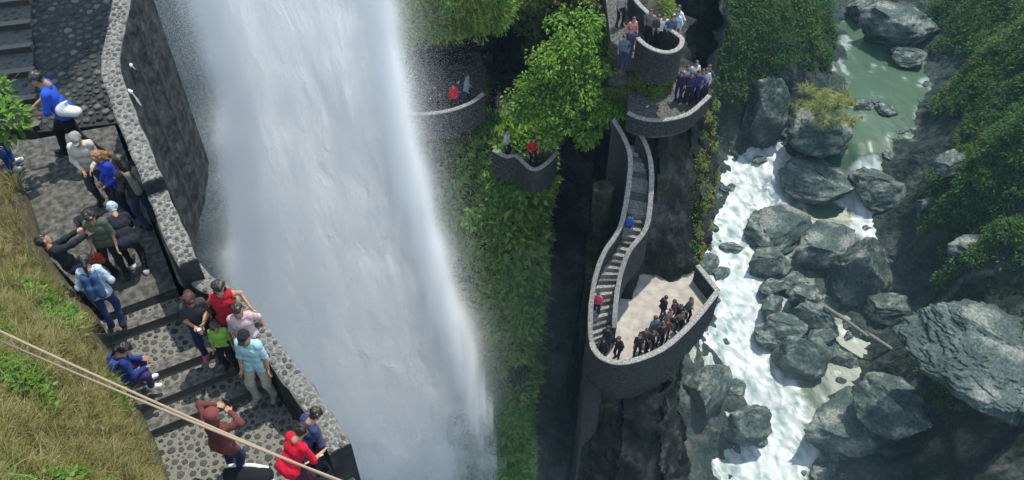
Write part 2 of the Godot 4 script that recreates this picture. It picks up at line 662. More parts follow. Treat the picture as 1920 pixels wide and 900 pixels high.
# s: at, yaw, size, lean, tilt, twist, hip, lf, rf (feet: right, ahead, up), lh, rh (hands: right, up, ahead), look, nod, colours and garments
func person(label: String, group: String, s: Dictionary, fine := true) -> Node3D:
	var k: float = s.get("size", 1.0) * (0.83 if fine else 0.95)
	var root := base("person", s.at, deg_to_rad(s.get("yaw", 0.0)))
	tag(root, label, "person", group)
	var g := func(x: float, y: float, ahead: float) -> Vector3: return Vector3(x, y, -ahead)
	var hip: float = s.get("hip", 0.93)
	var pel: Vector3 = g.call(s.get("hip_x", 0.0), hip, s.get("hip_f", 0.0))
	var spine := Basis(Vector3.UP, deg_to_rad(s.get("twist", 0.0))) * Basis(Vector3.RIGHT, -deg_to_rad(s.get("lean", 4.0))) * Basis(Vector3.BACK, deg_to_rad(s.get("tilt", 0.0)))
	var hipb := Basis(Vector3.RIGHT, -deg_to_rad(s.get("lean", 4.0)) * 0.4)
	var fem: float = s.get("slim", 1.0)
	var bones := []
	var chest: Vector3 = pel + spine * Vector3(0, 0.34, -0.01)
	var waist: Vector3 = pel + spine * Vector3(0, 0.16, 0)
	var neck: Vector3 = pel + spine * Vector3(0, 0.51, 0.005)
	var head: Vector3 = pel + spine * Vector3(0, 0.655, -0.02)
	bones.append([pel + hipb * Vector3(-0.085, 0.0, 0.01), pel + hipb * Vector3(0.085, 0.0, 0.01), 0.112, 0.112, 1])
	bones.append([pel + hipb * Vector3(-0.07, 0.0, 0.06), pel + hipb * Vector3(0.07, 0.0, 0.06), 0.085, 0.085, 1])
	bones.append([waist + spine * Vector3(-0.062, 0, 0), waist + spine * Vector3(0.062, 0, 0), 0.104 * fem, 0.104 * fem, 0])
	bones.append([chest + spine * Vector3(-0.075 * fem, 0, 0), chest + spine * Vector3(0.075 * fem, 0, 0), 0.108, 0.108, 0])
	bones.append([pel + spine * Vector3(-0.14 * fem, 0.455, 0.005), pel + spine * Vector3(0.14 * fem, 0.455, 0.005), 0.058, 0.058, 0])
	bones.append([neck - spine * Vector3(0, 0.03, 0), head - spine * Vector3(0, 0.06, 0), 0.058, 0.05, 7])
	var feet := [s.get("lf", Vector3(-0.11, 0.02, 0)), s.get("rf", Vector3(0.11, -0.02, 0))]
	var hands := [s.get("lh", Vector3(-0.24, 0.80, 0.10)), s.get("rh", Vector3(0.24, 0.80, 0.10))]
	var grips := []
	for e in 2:
		var sg: float = -1.0 if e == 0 else 1.0
		var ft: Vector3 = feet[e]
		var toe_turn := Basis(Vector3.UP, -sg * 0.2)
		var ank: Vector3 = g.call(ft.x, ft.z + 0.085, ft.y)
		var hj: Vector3 = pel + hipb * Vector3(sg * 0.095, -0.03, 0.0)
		var kn := bent_joint(hj, ank, 0.43, 0.42, Vector3(sg * 0.25, 0, -1))
		ank = kn[1]
		var loose: float = s.get("loose", 1.0)
		bones.append([hj, kn[0], 0.093 * loose, 0.062 * loose, 4])
		bones.append([kn[0], ank, 0.060 * loose, 0.043 * loose, 5])
		var heel: Vector3 = ank + toe_turn * Vector3(0, -0.045, 0.035)
		bones.append([heel, ank + toe_turn * Vector3(0, -0.05, -0.15), 0.042, 0.036, 6 + 3 * e])
		bones.append([ank, heel, 0.040, 0.042, 6 + 3 * e])
		var sh: Vector3 = pel + spine * Vector3(sg * 0.163 * fem, 0.45, 0.005)
		var hd: Vector3 = hands[e]
		var pole: Vector3 = s.get("elbow", Vector3(0.55, -0.6, -0.6))
		var el := bent_joint(sh, g.call(hd.x, hd.y, hd.z), 0.29, 0.26, Vector3(sg * pole.x, pole.y, -pole.z))
		bones.append([sh, el[0], 0.049, 0.039, 2])
		bones.append([el[0], el[1], 0.037, 0.027, 3])
		grips.append(el)
		if not fine:
			var d: Vector3 = (el[1] - el[0]).normalized()
			bones.append([el[1], el[1] + d * 0.13, 0.034, 0.026, 8])
	var look := spine * Basis(Vector3.UP, deg_to_rad(s.get("look", 0.0))) * Basis(Vector3.RIGHT, -deg_to_rad(s.get("nod", 12.0)))
	if not fine:
		bones.append([head + look * Vector3(0, 0.03, 0.02), head + look * Vector3(0, -0.04, -0.025), 0.098, 0.085, 7])
	var net := nets(bones, 0.021 if fine else 0.04, 0.045)
	var skin: PackedByteArray = net.reg
	var verts: PackedVector3Array = net.v
	var whole := {"v": net.v.duplicate(), "n": net.n.duplicate(), "idx": net.idx.duplicate(), "reg": net.reg}
	var body_head := {}
	if fine:
		body_head = moved(head_net, Transform3D(look.scaled(Vector3.ONE * s.get("head", 1.0)), head))
		join(whole, body_head)
		for e in 2:
			var el: Array = grips[e]
			var y: Vector3 = (el[1] - el[0]).normalized()
			var x: Vector3 = Vector3(0, 0.3, -1) - y * Vector3(0, 0.3, -1).dot(y)
			x = x.normalized()
			var z := x.cross(y)
			if e == 0:
				z = -z
			join(whole, moved(hand_net, Transform3D(Basis(x, y, z), el[1] - y * 0.012)))
	var body := part("body", arrays(whole.v, whole.idx, whole.n), skin_of(s.get("skin", 0.8)), root)
	var scale := Vector3(k * 0.9, k, k * 0.9)
	body.scale = scale
	if fine:
		for e in face_marks:
			var fm := moved(e, Transform3D(look, head))
			part("eye", arrays(fm.v, fm.idx, fm.n), M.eye, root).scale = scale
	var cov := {"long": [0, 2, 3], "short": [0, 2], "none": [0]}
	var shirt: Array = cov[s.get("sleeves", "short")]
	var cut: float = s.get("hem", 0.0)
	var wear := func(called: String, keep: Callable, off: float, c: Color, lump := 0.016) -> void:
		var m := shell(net, keep, off, lump if fine else 0.0)
		if m:
			part(called, m, cloth(c), root).scale = scale
	var low := pel.y - 0.02 - cut
	wear.call(s.get("top", "shirt"), func(i): return shirt.has(skin[i]) or (skin[i] == 1 or skin[i] == 4 and cut > 0.0) and verts[i].y > low, 0.019, s.shirt)
	if s.has("skirt"):
		wear.call("skirt", func(i): return skin[i] == 1 or skin[i] == 4, 0.03, s.skirt)
	else:
		var shorts: bool = s.get("shorts", false)
		wear.call("trousers", func(i): return skin[i] == 1 or skin[i] == 4 or (skin[i] == 5 and not shorts), 0.012, s.legs)
	for e in [6, 9]:
		wear.call("shoe", func(i): return skin[i] == e, 0.012, s.get("shoes", lin(0.03, 0.03, 0.035)))
	var hc: Color = s.get("hair", lin(0.018, 0.014, 0.012))
	var style: String = s.get("style", "short")
	if fine:
		var hv: PackedVector3Array = head_net.v
		var line := func(i): return hv[i].y > 0.058 or (hv[i].z > 0.005 and hv[i].y > -0.075 and absf(hv[i].x) < 0.1) and not (hv[i].z < 0.03 and hv[i].y < 0.0)
		if style == "hood":
			line = func(i): return (hv[i].y > 0.062 or hv[i].z > -0.03) and hv[i].y > -0.15
		var hs := shell({"v": body_head.v, "n": body_head.n, "idx": body_head.idx}, line, 0.03 if style == "hood" else 0.014, 0.012 if style in ["hood", "cap", "hat"] else 0.026)
		var hn: String = {"hood": "hood", "cap": "cap", "hat": "hat"}.get(style, "hair")
		var head_wear := part(hn, hs, cloth(s.get("hat", hc)) if style in ["hood", "cap", "hat"] else solid_hair(hc), root)
		head_wear.scale = scale
		if style in ["long", "tail"]:
			var t := Transform3D(look, head)
			var lb := [[t * Vector3(0, 0.03, 0.045), t * Vector3(0, -0.13, 0.085), 0.082, 0.07, 0], [t * Vector3(0, -0.13, 0.085), t * Vector3(0.0, -0.29, 0.105), 0.07, 0.045, 0]]
			if style == "long":
				lb.append([t * Vector3(0.06, 0.03, 0.02), t * Vector3(0.075, -0.19, 0.03), 0.045, 0.03, 0])
				lb.append([t * Vector3(-0.06, 0.03, 0.02), t * Vector3(-0.075, -0.19, 0.03), 0.045, 0.03, 0])
			else:
				lb = [[t * Vector3(0, 0.03, 0.09), t * Vector3(0, -0.06, 0.135), 0.04, 0.038, 0], [t * Vector3(0, -0.06, 0.135), t * Vector3(0, -0.24, 0.12), 0.038, 0.018, 0]]
			var ln := nets(lb, 0.014, 0.03)
			var nv: PackedVector3Array = ln.v
			for i in nv.size():
				nv[i] += ln.n[i] * 0.012 * fine_noise.get_noise_3dv(nv[i] * Vector3(22, 3, 22))
			part("hair", arrays(nv, ln.idx, smooth_normals(nv, ln.idx)), solid_hair(hc), root).scale = scale
		if style in ["cap", "hat"]:
			var bones2 := []
			var t2 := Transform3D(look, head)
			if style == "cap":
				for q in range(-3, 4):
					bones2.append([t2 * Vector3(q * 0.02, 0.062, -0.06), t2 * Vector3(q * 0.017, 0.05, -0.165 + absf(q) * 0.007), 0.009, 0.006, 0])
			else:
				for q in 18:
					var a := TAU * q / 18.0
					bones2.append([t2 * Vector3(cos(a) * 0.09, 0.06, sin(a) * 0.1), t2 * Vector3(cos(a) * 0.165, 0.045, sin(a) * 0.175), 0.012, 0.009, 0])
			var br := nets(bones2, 0.011, 0.02)
			part("brim", arrays(br.v, br.idx, br.n), cloth(s.get("hat", hc)), head_wear)
	else:
		var top: Vector3 = head + look * Vector3(0, 0.03, 0.02)
		var keep_hair := func(i): return skin[i] == 7 and (look.inverse() * (verts[i] - top)).dot(Vector3(0, 0.8, 0.6)) > 0.012
		var hs := shell(net, keep_hair, 0.018)
		if hs:
			part("cap" if style == "cap" else "hair", hs, cloth(s.hat) if style == "cap" else solid_hair(hc), root).scale = scale
	if s.has("pack"):
		var t3 := Transform3D(spine, pel)
		var pb := []
		for q in [-1, 1]:
			pb.append([t3 * Vector3(q * 0.09, 0.06, 0.20), t3 * Vector3(q * 0.08, 0.42, 0.18), 0.075, 0.07, 0])
			pb.append([t3 * Vector3(q * 0.07, 0.09, 0.255), t3 * Vector3(q * 0.06, 0.24, 0.25), 0.05, 0.05, 0])
			pb.append([t3 * Vector3(q * 0.11, 0.42, 0.14), t3 * Vector3(q * 0.11, 0.50, 0.03), 0.024, 0.024, 0])
			pb.append([t3 * Vector3(q * 0.11, 0.50, 0.0), t3 * Vector3(q * 0.10, 0.34, -0.125), 0.024, 0.022, 0])
		var pn := nets(pb, 0.02 if fine else 0.04, 0.05)
		part("backpack", arrays(pn.v, pn.idx, pn.n), cloth(s.pack), root).scale = scale
	if s.has("bag"):
		var c: Vector3 = grips[1][1] + Vector3(0.02, -0.2, 0)
		var bg := nets([[c + Vector3(-0.09, -0.05, 0), c + Vector3(0.09, -0.05, 0), 0.075, 0.075, 0], [c + Vector3(-0.08, 0.06, 0), c + Vector3(0.08, 0.06, 0), 0.055, 0.055, 0], [c + Vector3(-0.06, 0.08, 0), c + Vector3(0, 0.2, 0), 0.014, 0.014, 0], [c + Vector3(0.06, 0.08, 0), c + Vector3(0, 0.2, 0), 0.014, 0.014, 0]], 0.02 if fine else 0.04, 0.04)
		var hb := part("handbag", arrays(bg.v, bg.idx, bg.n), cloth(s.bag))
		hb.transform = root.transform * Transform3D(Basis.from_scale(scale), Vector3.ZERO)
		tag(hb, s.bag_label, "bag")
	if s.has("held"):
		# a phone, camera or tablet between the hands
		var mid: Vector3 = (grips[0][1] + grips[1][1]) * 0.5 if s.get("both", true) else grips[1][1] + (grips[1][1] - grips[1][0]).normalized() * 0.09
		var bm := BoxMesh.new()
		bm.size = s.held
		var hp := part(s.get("held_name", "phone"), bm, M.eye if not s.has("held_color") else solid(s.held_color, 0.4))
		tag(hp, s.held_label, s.get("held_name", "phone"))
		hp.transform = root.transform * Transform3D(Basis(Vector3.RIGHT, -deg_to_rad(s.get("held_tilt", 60.0))).scaled(scale), (mid + Vector3(0, 0.05, -0.07)) * k)
	return root


func solid_hair(c: Color) -> StandardMaterial3D:
	var key := "hair" + c.to_html()
	if not M.has(key):
		M[key] = solid(c, 0.45)
		M[key].metallic_specular = 0.5
	return M[key]



# ---------------------------------------------------------------- the gorge floor, its banks and the river
var land_pts: Array = []
var land_w := PackedFloat64Array()
var wet_pts: Array = []
var wet_w := PackedFloat64Array()


# heights between surveyed points: a sum of distances to them plus a plane
func fit(pts: Array) -> PackedFloat64Array:
	var n := pts.size()
	var m := n + 3
	var rows := []
	for i in m:
		var r := PackedFloat64Array()
		r.resize(m + 1)
		rows.append(r)
	for i in n:
		var p: Vector3 = pts[i]
		var r: PackedFloat64Array = rows[i]
		for j in n:
			var q: Vector3 = pts[j]
			r[j] = Vector2(p.x - q.x, p.z - q.z).length()
		r[i] -= 0.15
		r[n] = 1.0
		r[n + 1] = p.x
		r[n + 2] = p.z
		r[m] = p.y
		rows[i] = r
		for k in 3:
			var e: PackedFloat64Array = rows[n + k]
			e[i] = [1.0, p.x, p.z][k]
			rows[n + k] = e
	for c in m:
		var best := c
		for r in range(c + 1, m):
			if absf(rows[r][c]) > absf(rows[best][c]):
				best = r
		var h = rows[c]
		rows[c] = rows[best]
		rows[best] = h
		var pr: PackedFloat64Array = rows[c]
		for r in range(c + 1, m):
			var rr: PackedFloat64Array = rows[r]
			var f := rr[c] / pr[c]
			if f == 0.0:
				continue
			for k in range(c, m + 1):
				rr[k] -= f * pr[k]
			rows[r] = rr
	var w := PackedFloat64Array()
	w.resize(m)
	for c in range(m - 1, -1, -1):
		var t: float = rows[c][m]
		for k in range(c + 1, m):
			t -= rows[c][k] * w[k]
		w[c] = t / rows[c][c]
	return w


func fitted(pts: Array, w: PackedFloat64Array, x: float, z: float) -> float:
	var n := pts.size()
	var t := w[n] + w[n + 1] * x + w[n + 2] * z
	for i in n:
		var p: Vector3 = pts[i]
		var dx := p.x - x
		var dz := p.z - z
		t += w[i] * sqrt(dx * dx + dz * dz)
	return t


const X0 := 1.0
const X1 := 74.0
const Z0 := -132.0
const Z1 := -14.0
const COARSE := 1.25
var base_grid := PackedFloat32Array()
var wet_grid := PackedFloat32Array()
var gw := 0
var gh := 0


func grid_at(g: PackedFloat32Array, x: float, z: float) -> float:
	var u := clampf((x - X0) / COARSE, 0.0, gw - 1.001)
	var v := clampf((z - Z0) / COARSE, 0.0, gh - 1.001)
	var i := int(u)
	var j := int(v)
	var a := lerpf(g[j * gw + i], g[j * gw + i + 1], u - i)
	var b := lerpf(g[(j + 1) * gw + i], g[(j + 1) * gw + i + 1], u - i)
	return lerpf(a, b, v - j)


func crag(p: Vector3) -> float:
	return crag_noise.get_noise_3dv(p) + 0.5


func land_y(x: float, z: float) -> float:
	var y := grid_at(base_grid, x, z)
	var wet := grid_at(wet_grid, x, z)
	var dry := clampf((y - wet + 0.2) / 2.5, 0.0, 1.0)
	var p := Vector3(x, y * 0.6, z)
	return y + (0.35 + 1.1 * dry) * rough_noise.get_noise_3dv(p * 1.3) + dry * 2.2 * (crag(p) - 0.5) + 0.25 * fine_noise.get_noise_3dv(p)


func build_terrain() -> void:
	land_pts = [Vector3(37.305, 8.400, -82.336), Vector3(30.938, 13.000, -74.996), Vector3(40.591, 8.900, -80.583), Vector3(43.010, 9.600, -80.200), Vector3(43.881, 13.000, -73.644), Vector3(41.478, 20.000, -62.363), Vector3(39.882, 8.800, -75.275), Vector3(42.144, 10.000, -74.467), Vector3(39.798, 8.700, -68.536), Vector3(40.279, 11.500, -65.714), Vector3(37.465, 13.200, -57.743), Vector3(35.160, 22.000, -48.467), Vector3(37.315, 9.000, -63.086), Vector3(34.533, 12.500, -52.028), Vector3(34.101, 17.000, -46.190), Vector3(32.712, 22.000, -41.547), Vector3(33.295, 8.800, -58.284), Vector3(33.079, 9.500, -53.888), Vector3(33.989, 11.500, -45.470), Vector3(34.060, 17.500, -41.038), Vector3(33.296, 5.200, -54.289), Vector3(33.352, 6.500, -49.972), Vector3(31.694, 5.200, -45.885), Vector3(32.278, 8.000, -42.574), Vector3(32.419, 13.000, -39.106), Vector3(31.381, 17.000, -33.369), Vector3(30.393, 12.000, -35.283), Vector3(30.061, 9.000, -37.868), Vector3(29.963, 13.000, -30.076), Vector3(29.095, 9.500, -28.628), Vector3(29.692, 14.000, -25.135), Vector3(28.207, 5.500, -32.920), Vector3(26.976, 5.000, -29.444), Vector3(25.475, 3.000, -34.377), Vector3(23.597, 1.600, -31.628), Vector3(27.608, 4.800, -47.342), Vector3(27.849, 4.800, -44.008), Vector3(26.115, 4.600, -49.260), Vector3(26.405, 4.500, -44.783), Vector3(26.084, 3.400, -38.835), Vector3(29.185, 4.400, -42.188), Vector3(25.819, 3.400, -42.920), Vector3(22.453, 3.200, -43.066), Vector3(25.619, 3.800, -48.170), Vector3(23.864, 3.600, -52.584), Vector3(27.889, 4.300, -52.579), Vector3(26.775, 4.500, -58.324), Vector3(29.799, 5.000, -61.348), Vector3(30.825, 6.400, -59.136), Vector3(30.695, 8.800, -66.799), Vector3(31.803, 9.500, -74.284), Vector3(27.133, 11.000, -61.795), Vector3(27.968, 7.000, -62.067), Vector3(26.033, 7.600, -62.862), Vector3(23.462, 9.500, -64.372), Vector3(24.523, 6.000, -64.711), Vector3(21.642, 9.500, -65.141), Vector3(19.867, 8.000, -63.143), Vector3(19.257, 5.600, -62.898), Vector3(22.166, 12.500, -65.968), Vector3(26.098, 13.000, -66.882), Vector3(29.379, 12.000, -71.603), Vector3(17.941, 13.500, -64.635), Vector3(15.328, 17.500, -63.727), Vector3(21.706, 17.000, -68.457), Vector3(27.600, 15.000, -71.500), Vector3(12.164, 22.000, -60.851), Vector3(17.790, 18.500, -66.175), Vector3(36.289, 6.600, -80.783), Vector3(38.689, 6.600, -81.272), Vector3(40.395, 6.800, -80.492), Vector3(37.722, 6.500, -77.592), Vector3(39.601, 7.000, -75.072), Vector3(34.346, 6.800, -74.449), Vector3(39.649, 7.000, -70.722), Vector3(36.100, 6.400, -71.494), Vector3(33.457, 6.900, -70.012), Vector3(38.405, 7.000, -67.438), Vector3(33.924, 6.600, -65.553), Vector3(35.863, 7.000, -63.933), Vector3(33.755, 7.000, -61.701), Vector3(32.006, 6.900, -61.448), Vector3(31.955, 6.600, -59.626), Vector3(31.710, 4.200, -58.628), Vector3(31.668, 3.400, -55.346), Vector3(29.265, 3.900, -57.892), Vector3(31.697, 3.200, -51.689), Vector3(22.798, 3.400, -64.965), Vector3(24.652, 3.400, -63.821), Vector3(25.710, 3.300, -61.333), Vector3(21.777, 3.200, -61.803), Vector3(21.522, 2.900, -58.540), Vector3(23.896, 3.200, -59.643), Vector3(19.579, 2.400, -53.664), Vector3(18.605, 1.900, -48.551), Vector3(18.467, 1.400, -44.385), Vector3(18.837, 1.000, -40.940), Vector3(20.381, 0.200, -37.933), Vector3(20.320, -0.300, -34.890), Vector3(17.818, -0.600, -32.116), Vector3(22.357, -0.200, -34.834), Vector3(18.385, 4.000, -55.436), Vector3(16.377, 3.500, -46.122), Vector3(16.683, 2.600, -41.396), Vector3(14.727, 4.600, -36.151), Vector3(17.224, 2.200, -35.302), Vector3(10.565, 8.000, -31.464), Vector3(12.752, 4.400, -30.162), Vector3(8.558, 7.000, -28.410), Vector3(4.357, 6.000, -28.927), Vector3(5.194, 8.000, -33.145)]
	land_pts.append_array([Vector3(70, 45, -30), Vector3(70, 45, -60), Vector3(72, 46, -100), Vector3(50, 30, -125), Vector3(20, 30, -125), Vector3(2, 30, -110), Vector3(2, 26, -70), Vector3(2, 14, -45), Vector3(4, 6, -22), Vector3(14, 0, -16), Vector3(24, 4, -16), Vector3(36, 24, -20), Vector3(60, 42, -16)])
	wet_pts = [Vector3(36.856, 8.000, -80.182), Vector3(37.200, 8.000, -77.331), Vector3(39.702, 8.000, -69.436), Vector3(35.061, 8.000, -69.436), Vector3(31.478, 8.000, -65.430), Vector3(33.067, 8.000, -63.896), Vector3(31.811, 7.900, -59.976), Vector3(31.111, 5.800, -57.345), Vector3(31.267, 4.300, -54.822), Vector3(28.862, 4.700, -57.095), Vector3(31.925, 4.200, -45.570), Vector3(31.504, 4.100, -50.290), Vector3(22.200, 4.600, -62.886), Vector3(24.239, 4.400, -60.184), Vector3(21.121, 4.000, -57.450), Vector3(19.251, 3.400, -52.764), Vector3(18.295, 2.900, -47.743), Vector3(18.163, 2.400, -43.652), Vector3(18.528, 2.000, -40.268), Vector3(20.051, 1.200, -37.319), Vector3(19.994, 0.700, -34.330), Vector3(17.534, 0.400, -31.603), Vector3(25.133, 3.600, -51.957), Vector3(25.907, 3.200, -43.066), Vector3(25.907, 2.000, -34.960), Vector3(14.902, 2.900, -44.367), Vector3(12.060, 0.800, -32.926)]
	wet_pts.append_array([Vector3(60, 8, -80), Vector3(60, 5, -40), Vector3(36, 0.5, -18), Vector3(4, 0, -16), Vector3(2, 5, -70), Vector3(30, 8, -120)])
	land_w = fit(land_pts)
	wet_w = fit(wet_pts)
	gw = int((X1 - X0) / COARSE) + 2
	gh = int((Z1 - Z0) / COARSE) + 2
	base_grid.resize(gw * gh)
	wet_grid.resize(gw * gh)
	for j in gh:
		for i in gw:
			base_grid[j * gw + i] = fitted(land_pts, land_w, X0 + i * COARSE, Z0 + j * COARSE)
			wet_grid[j * gw + i] = fitted(wet_pts, wet_w, X0 + i * COARSE, Z0 + j * COARSE)
	var step := 0.32
	var nx := int((X1 - X0) / step)
	var nz := int((Z1 - Z0) / step)
	var v := PackedVector3Array()
	var col := PackedColorArray()
	var idx := PackedInt32Array()
	v.resize(nx * nz)
	col.resize(nx * nz)
	for j in nz:
		for i in nx:
			var x := X0 + i * step
			var z := Z0 + j * step
			var y := land_y(x, z)
			# ledges push the rock sideways so that slopes break into faces
			var p := Vector3(x, y, z)
			var jx := 0.5 * rough_noise.get_noise_3d(x * 1.5 + 50, y * 2.5, z * 1.5)
			var jz := 0.5 * rough_noise.get_noise_3d(x * 1.5, y * 2.5, z * 1.5 + 50)
			v[j * nx + i] = p + Vector3(jx, 0, jz)
			col[j * nx + i] = rock_color(p, y - grid_at(wet_grid, x, z))
	for j in nz - 1:
		for i in nx - 1:
			var a := j * nx + i
			idx.append_array(PackedInt32Array([a, a + 1, a + nx + 1, a, a + nx + 1, a + nx]))
	structure("terrain", arrays(v, idx, smooth_normals(v, idx), col), M.rock)


func rock_color(p: Vector3, above: float) -> Color:
	var n := rough_noise.get_noise_3dv(p * 1.7 + Vector3(7, 7, 7))
	var c := Color(0.105, 0.155, 0.14)
	c = c.lerp(Color(0.33, 0.35, 0.31), smoothstep(0.05, 0.4, n))
	c = c.lerp(Color(0.07, 0.10, 0.10), smoothstep(0.0, 0.35, -n))
	var moss := fine_noise.get_noise_3dv(p * 0.35 + Vector3(90, 0, 0)) + 0.15
	if above > 3.0:
		c = c.lerp(Color(0.06, 0.10, 0.035), smoothstep(0.1, 0.3, moss) * 0.8)
	else:
		c = c.lerp(Color(0.10, 0.16, 0.13), 0.5)
	return c


func build_water() -> void:
	# water: one sheet at the river's level; foam is white matter that lies on it in streaks and patches
	var foam_lines := [[Vector3(22.266, 4.600, -63.259), Vector3(24.169, 4.400, -59.828), Vector3(21.245, 4.000, -56.772)], [Vector3(24.048, 4.500, -61.886), Vector3(21.485, 4.000, -58.137), Vector3(19.486, 3.400, -52.764), Vector3(18.295, 2.900, -47.743), Vector3(18.163, 2.400, -43.652), Vector3(18.528, 2.000, -40.268), Vector3(19.724, 1.200, -37.803), Vector3(19.994, 0.700, -34.330), Vector3(17.534, 0.400, -31.603), Vector3(16.128, 0.200, -27.742)], [Vector3(31.554, 6.000, -58.166), Vector3(31.163, 5.400, -56.734), Vector3(31.354, 4.300, -55.150), Vector3(31.131, 4.200, -53.303)], [Vector3(25.013, 4.400, -59.123), Vector3(28.137, 4.700, -58.121), Vector3(30.519, 4.400, -55.713)]]
	var foam_r := [3.8, 3.9, 1.5, 0.9]
	var foam_noise := FastNoiseLite.new()
	foam_noise.seed = 77
	foam_noise.frequency = 0.5
	foam_noise.fractal_octaves = 4
	foam_noise.domain_warp_enabled = true
	foam_noise.domain_warp_amplitude = 3.0
	var x0 := 6.0
	var x1 := 60.0
	var z0 := -100.0
	var z1 := -15.0
	var step := 0.25
	var nx := int((x1 - x0) / step)
	var nz := int((z1 - z0) / step)
	var v := PackedVector3Array()
	var col := PackedColorArray()
	var idx := PackedInt32Array()
	v.resize(nx * nz)
	col.resize(nx * nz)
	var open := PackedByteArray()
	open.resize(nx * nz)
	for j in nz:
		for i in nx:
			var x := x0 + i * step
			var z := z0 + j * step
			var y := grid_at(wet_grid, x, z)
			open[j * nx + i] = 1 if grid_at(base_grid, x, z) < y + 2.2 else 0
			var f := 0.0
			if open[j * nx + i]:
				var q := Vector2(x, z)
				for k in foam_lines.size():
					var l: Array = foam_lines[k]
					for e in l.size() - 1:
						var a := Vector2(l[e].x, l[e].z)
						var b := Vector2(l[e + 1].x, l[e + 1].z)
						var d := Geometry2D.get_closest_point_to_segment(q, a, b).distance_to(q)
						f = maxf(f, 1.0 - d / foam_r[k])
			var n := foam_noise.get_noise_3d(x * 1.4, 0, z * 0.75)
			var depth := y - grid_at(base_grid, x, z)
			var foam := smoothstep(0.0, 0.55, f * 1.9 + n * 0.8 - 0.05)
			if f <= 0.0:
				foam = smoothstep(0.30, 0.5, n + (0.15 if depth < 0.5 else -0.12)) * 0.5
			var wave := 0.03 + 0.3 * clampf(f * 2.0, 0.0, 1.0)
			v[j * nx + i] = Vector3(x, y + wave * (foam_noise.get_noise_3d(x * 1.2, 9, z * 0.8) + 0.6 * fine_noise.get_noise_3d(x, 3, z * 0.7)), z)
			var clear := Color(0.028, 0.068, 0.036).lerp(Color(0.045, 0.085, 0.055), clampf(0.5 + n, 0, 1))
			var white := Color(0.44, 0.48, 0.49).lerp(Color(0.19, 0.27, 0.26), smoothstep(-0.1, 0.4, foam_noise.get_noise_3d(x * 2.6, 30, z * 1.2)))
			col[j * nx + i] = clear.lerp(white, foam)
	for j in nz - 1:
		for i in nx - 1:
			var a := j * nx + i
			if open[a] or open[a + 1] or open[a + nx]:
				idx.append_array(PackedInt32Array([a, a + 1, a + nx + 1, a, a + nx + 1, a + nx]))
	structure("river", arrays(v, idx, smooth_normals(v, idx), col), M.water)
	# the plunge pool under the fall, seen only through spray
	var p2 := PackedVector2Array([Vector2(-40, -12), Vector2(6, -12), Vector2(6, -36), Vector2(-40, -36)])
	structure("plunge_pool", slab_mesh(p2, -2.0, -0.2), solid(lin(0.12, 0.22, 0.22), 0.2))


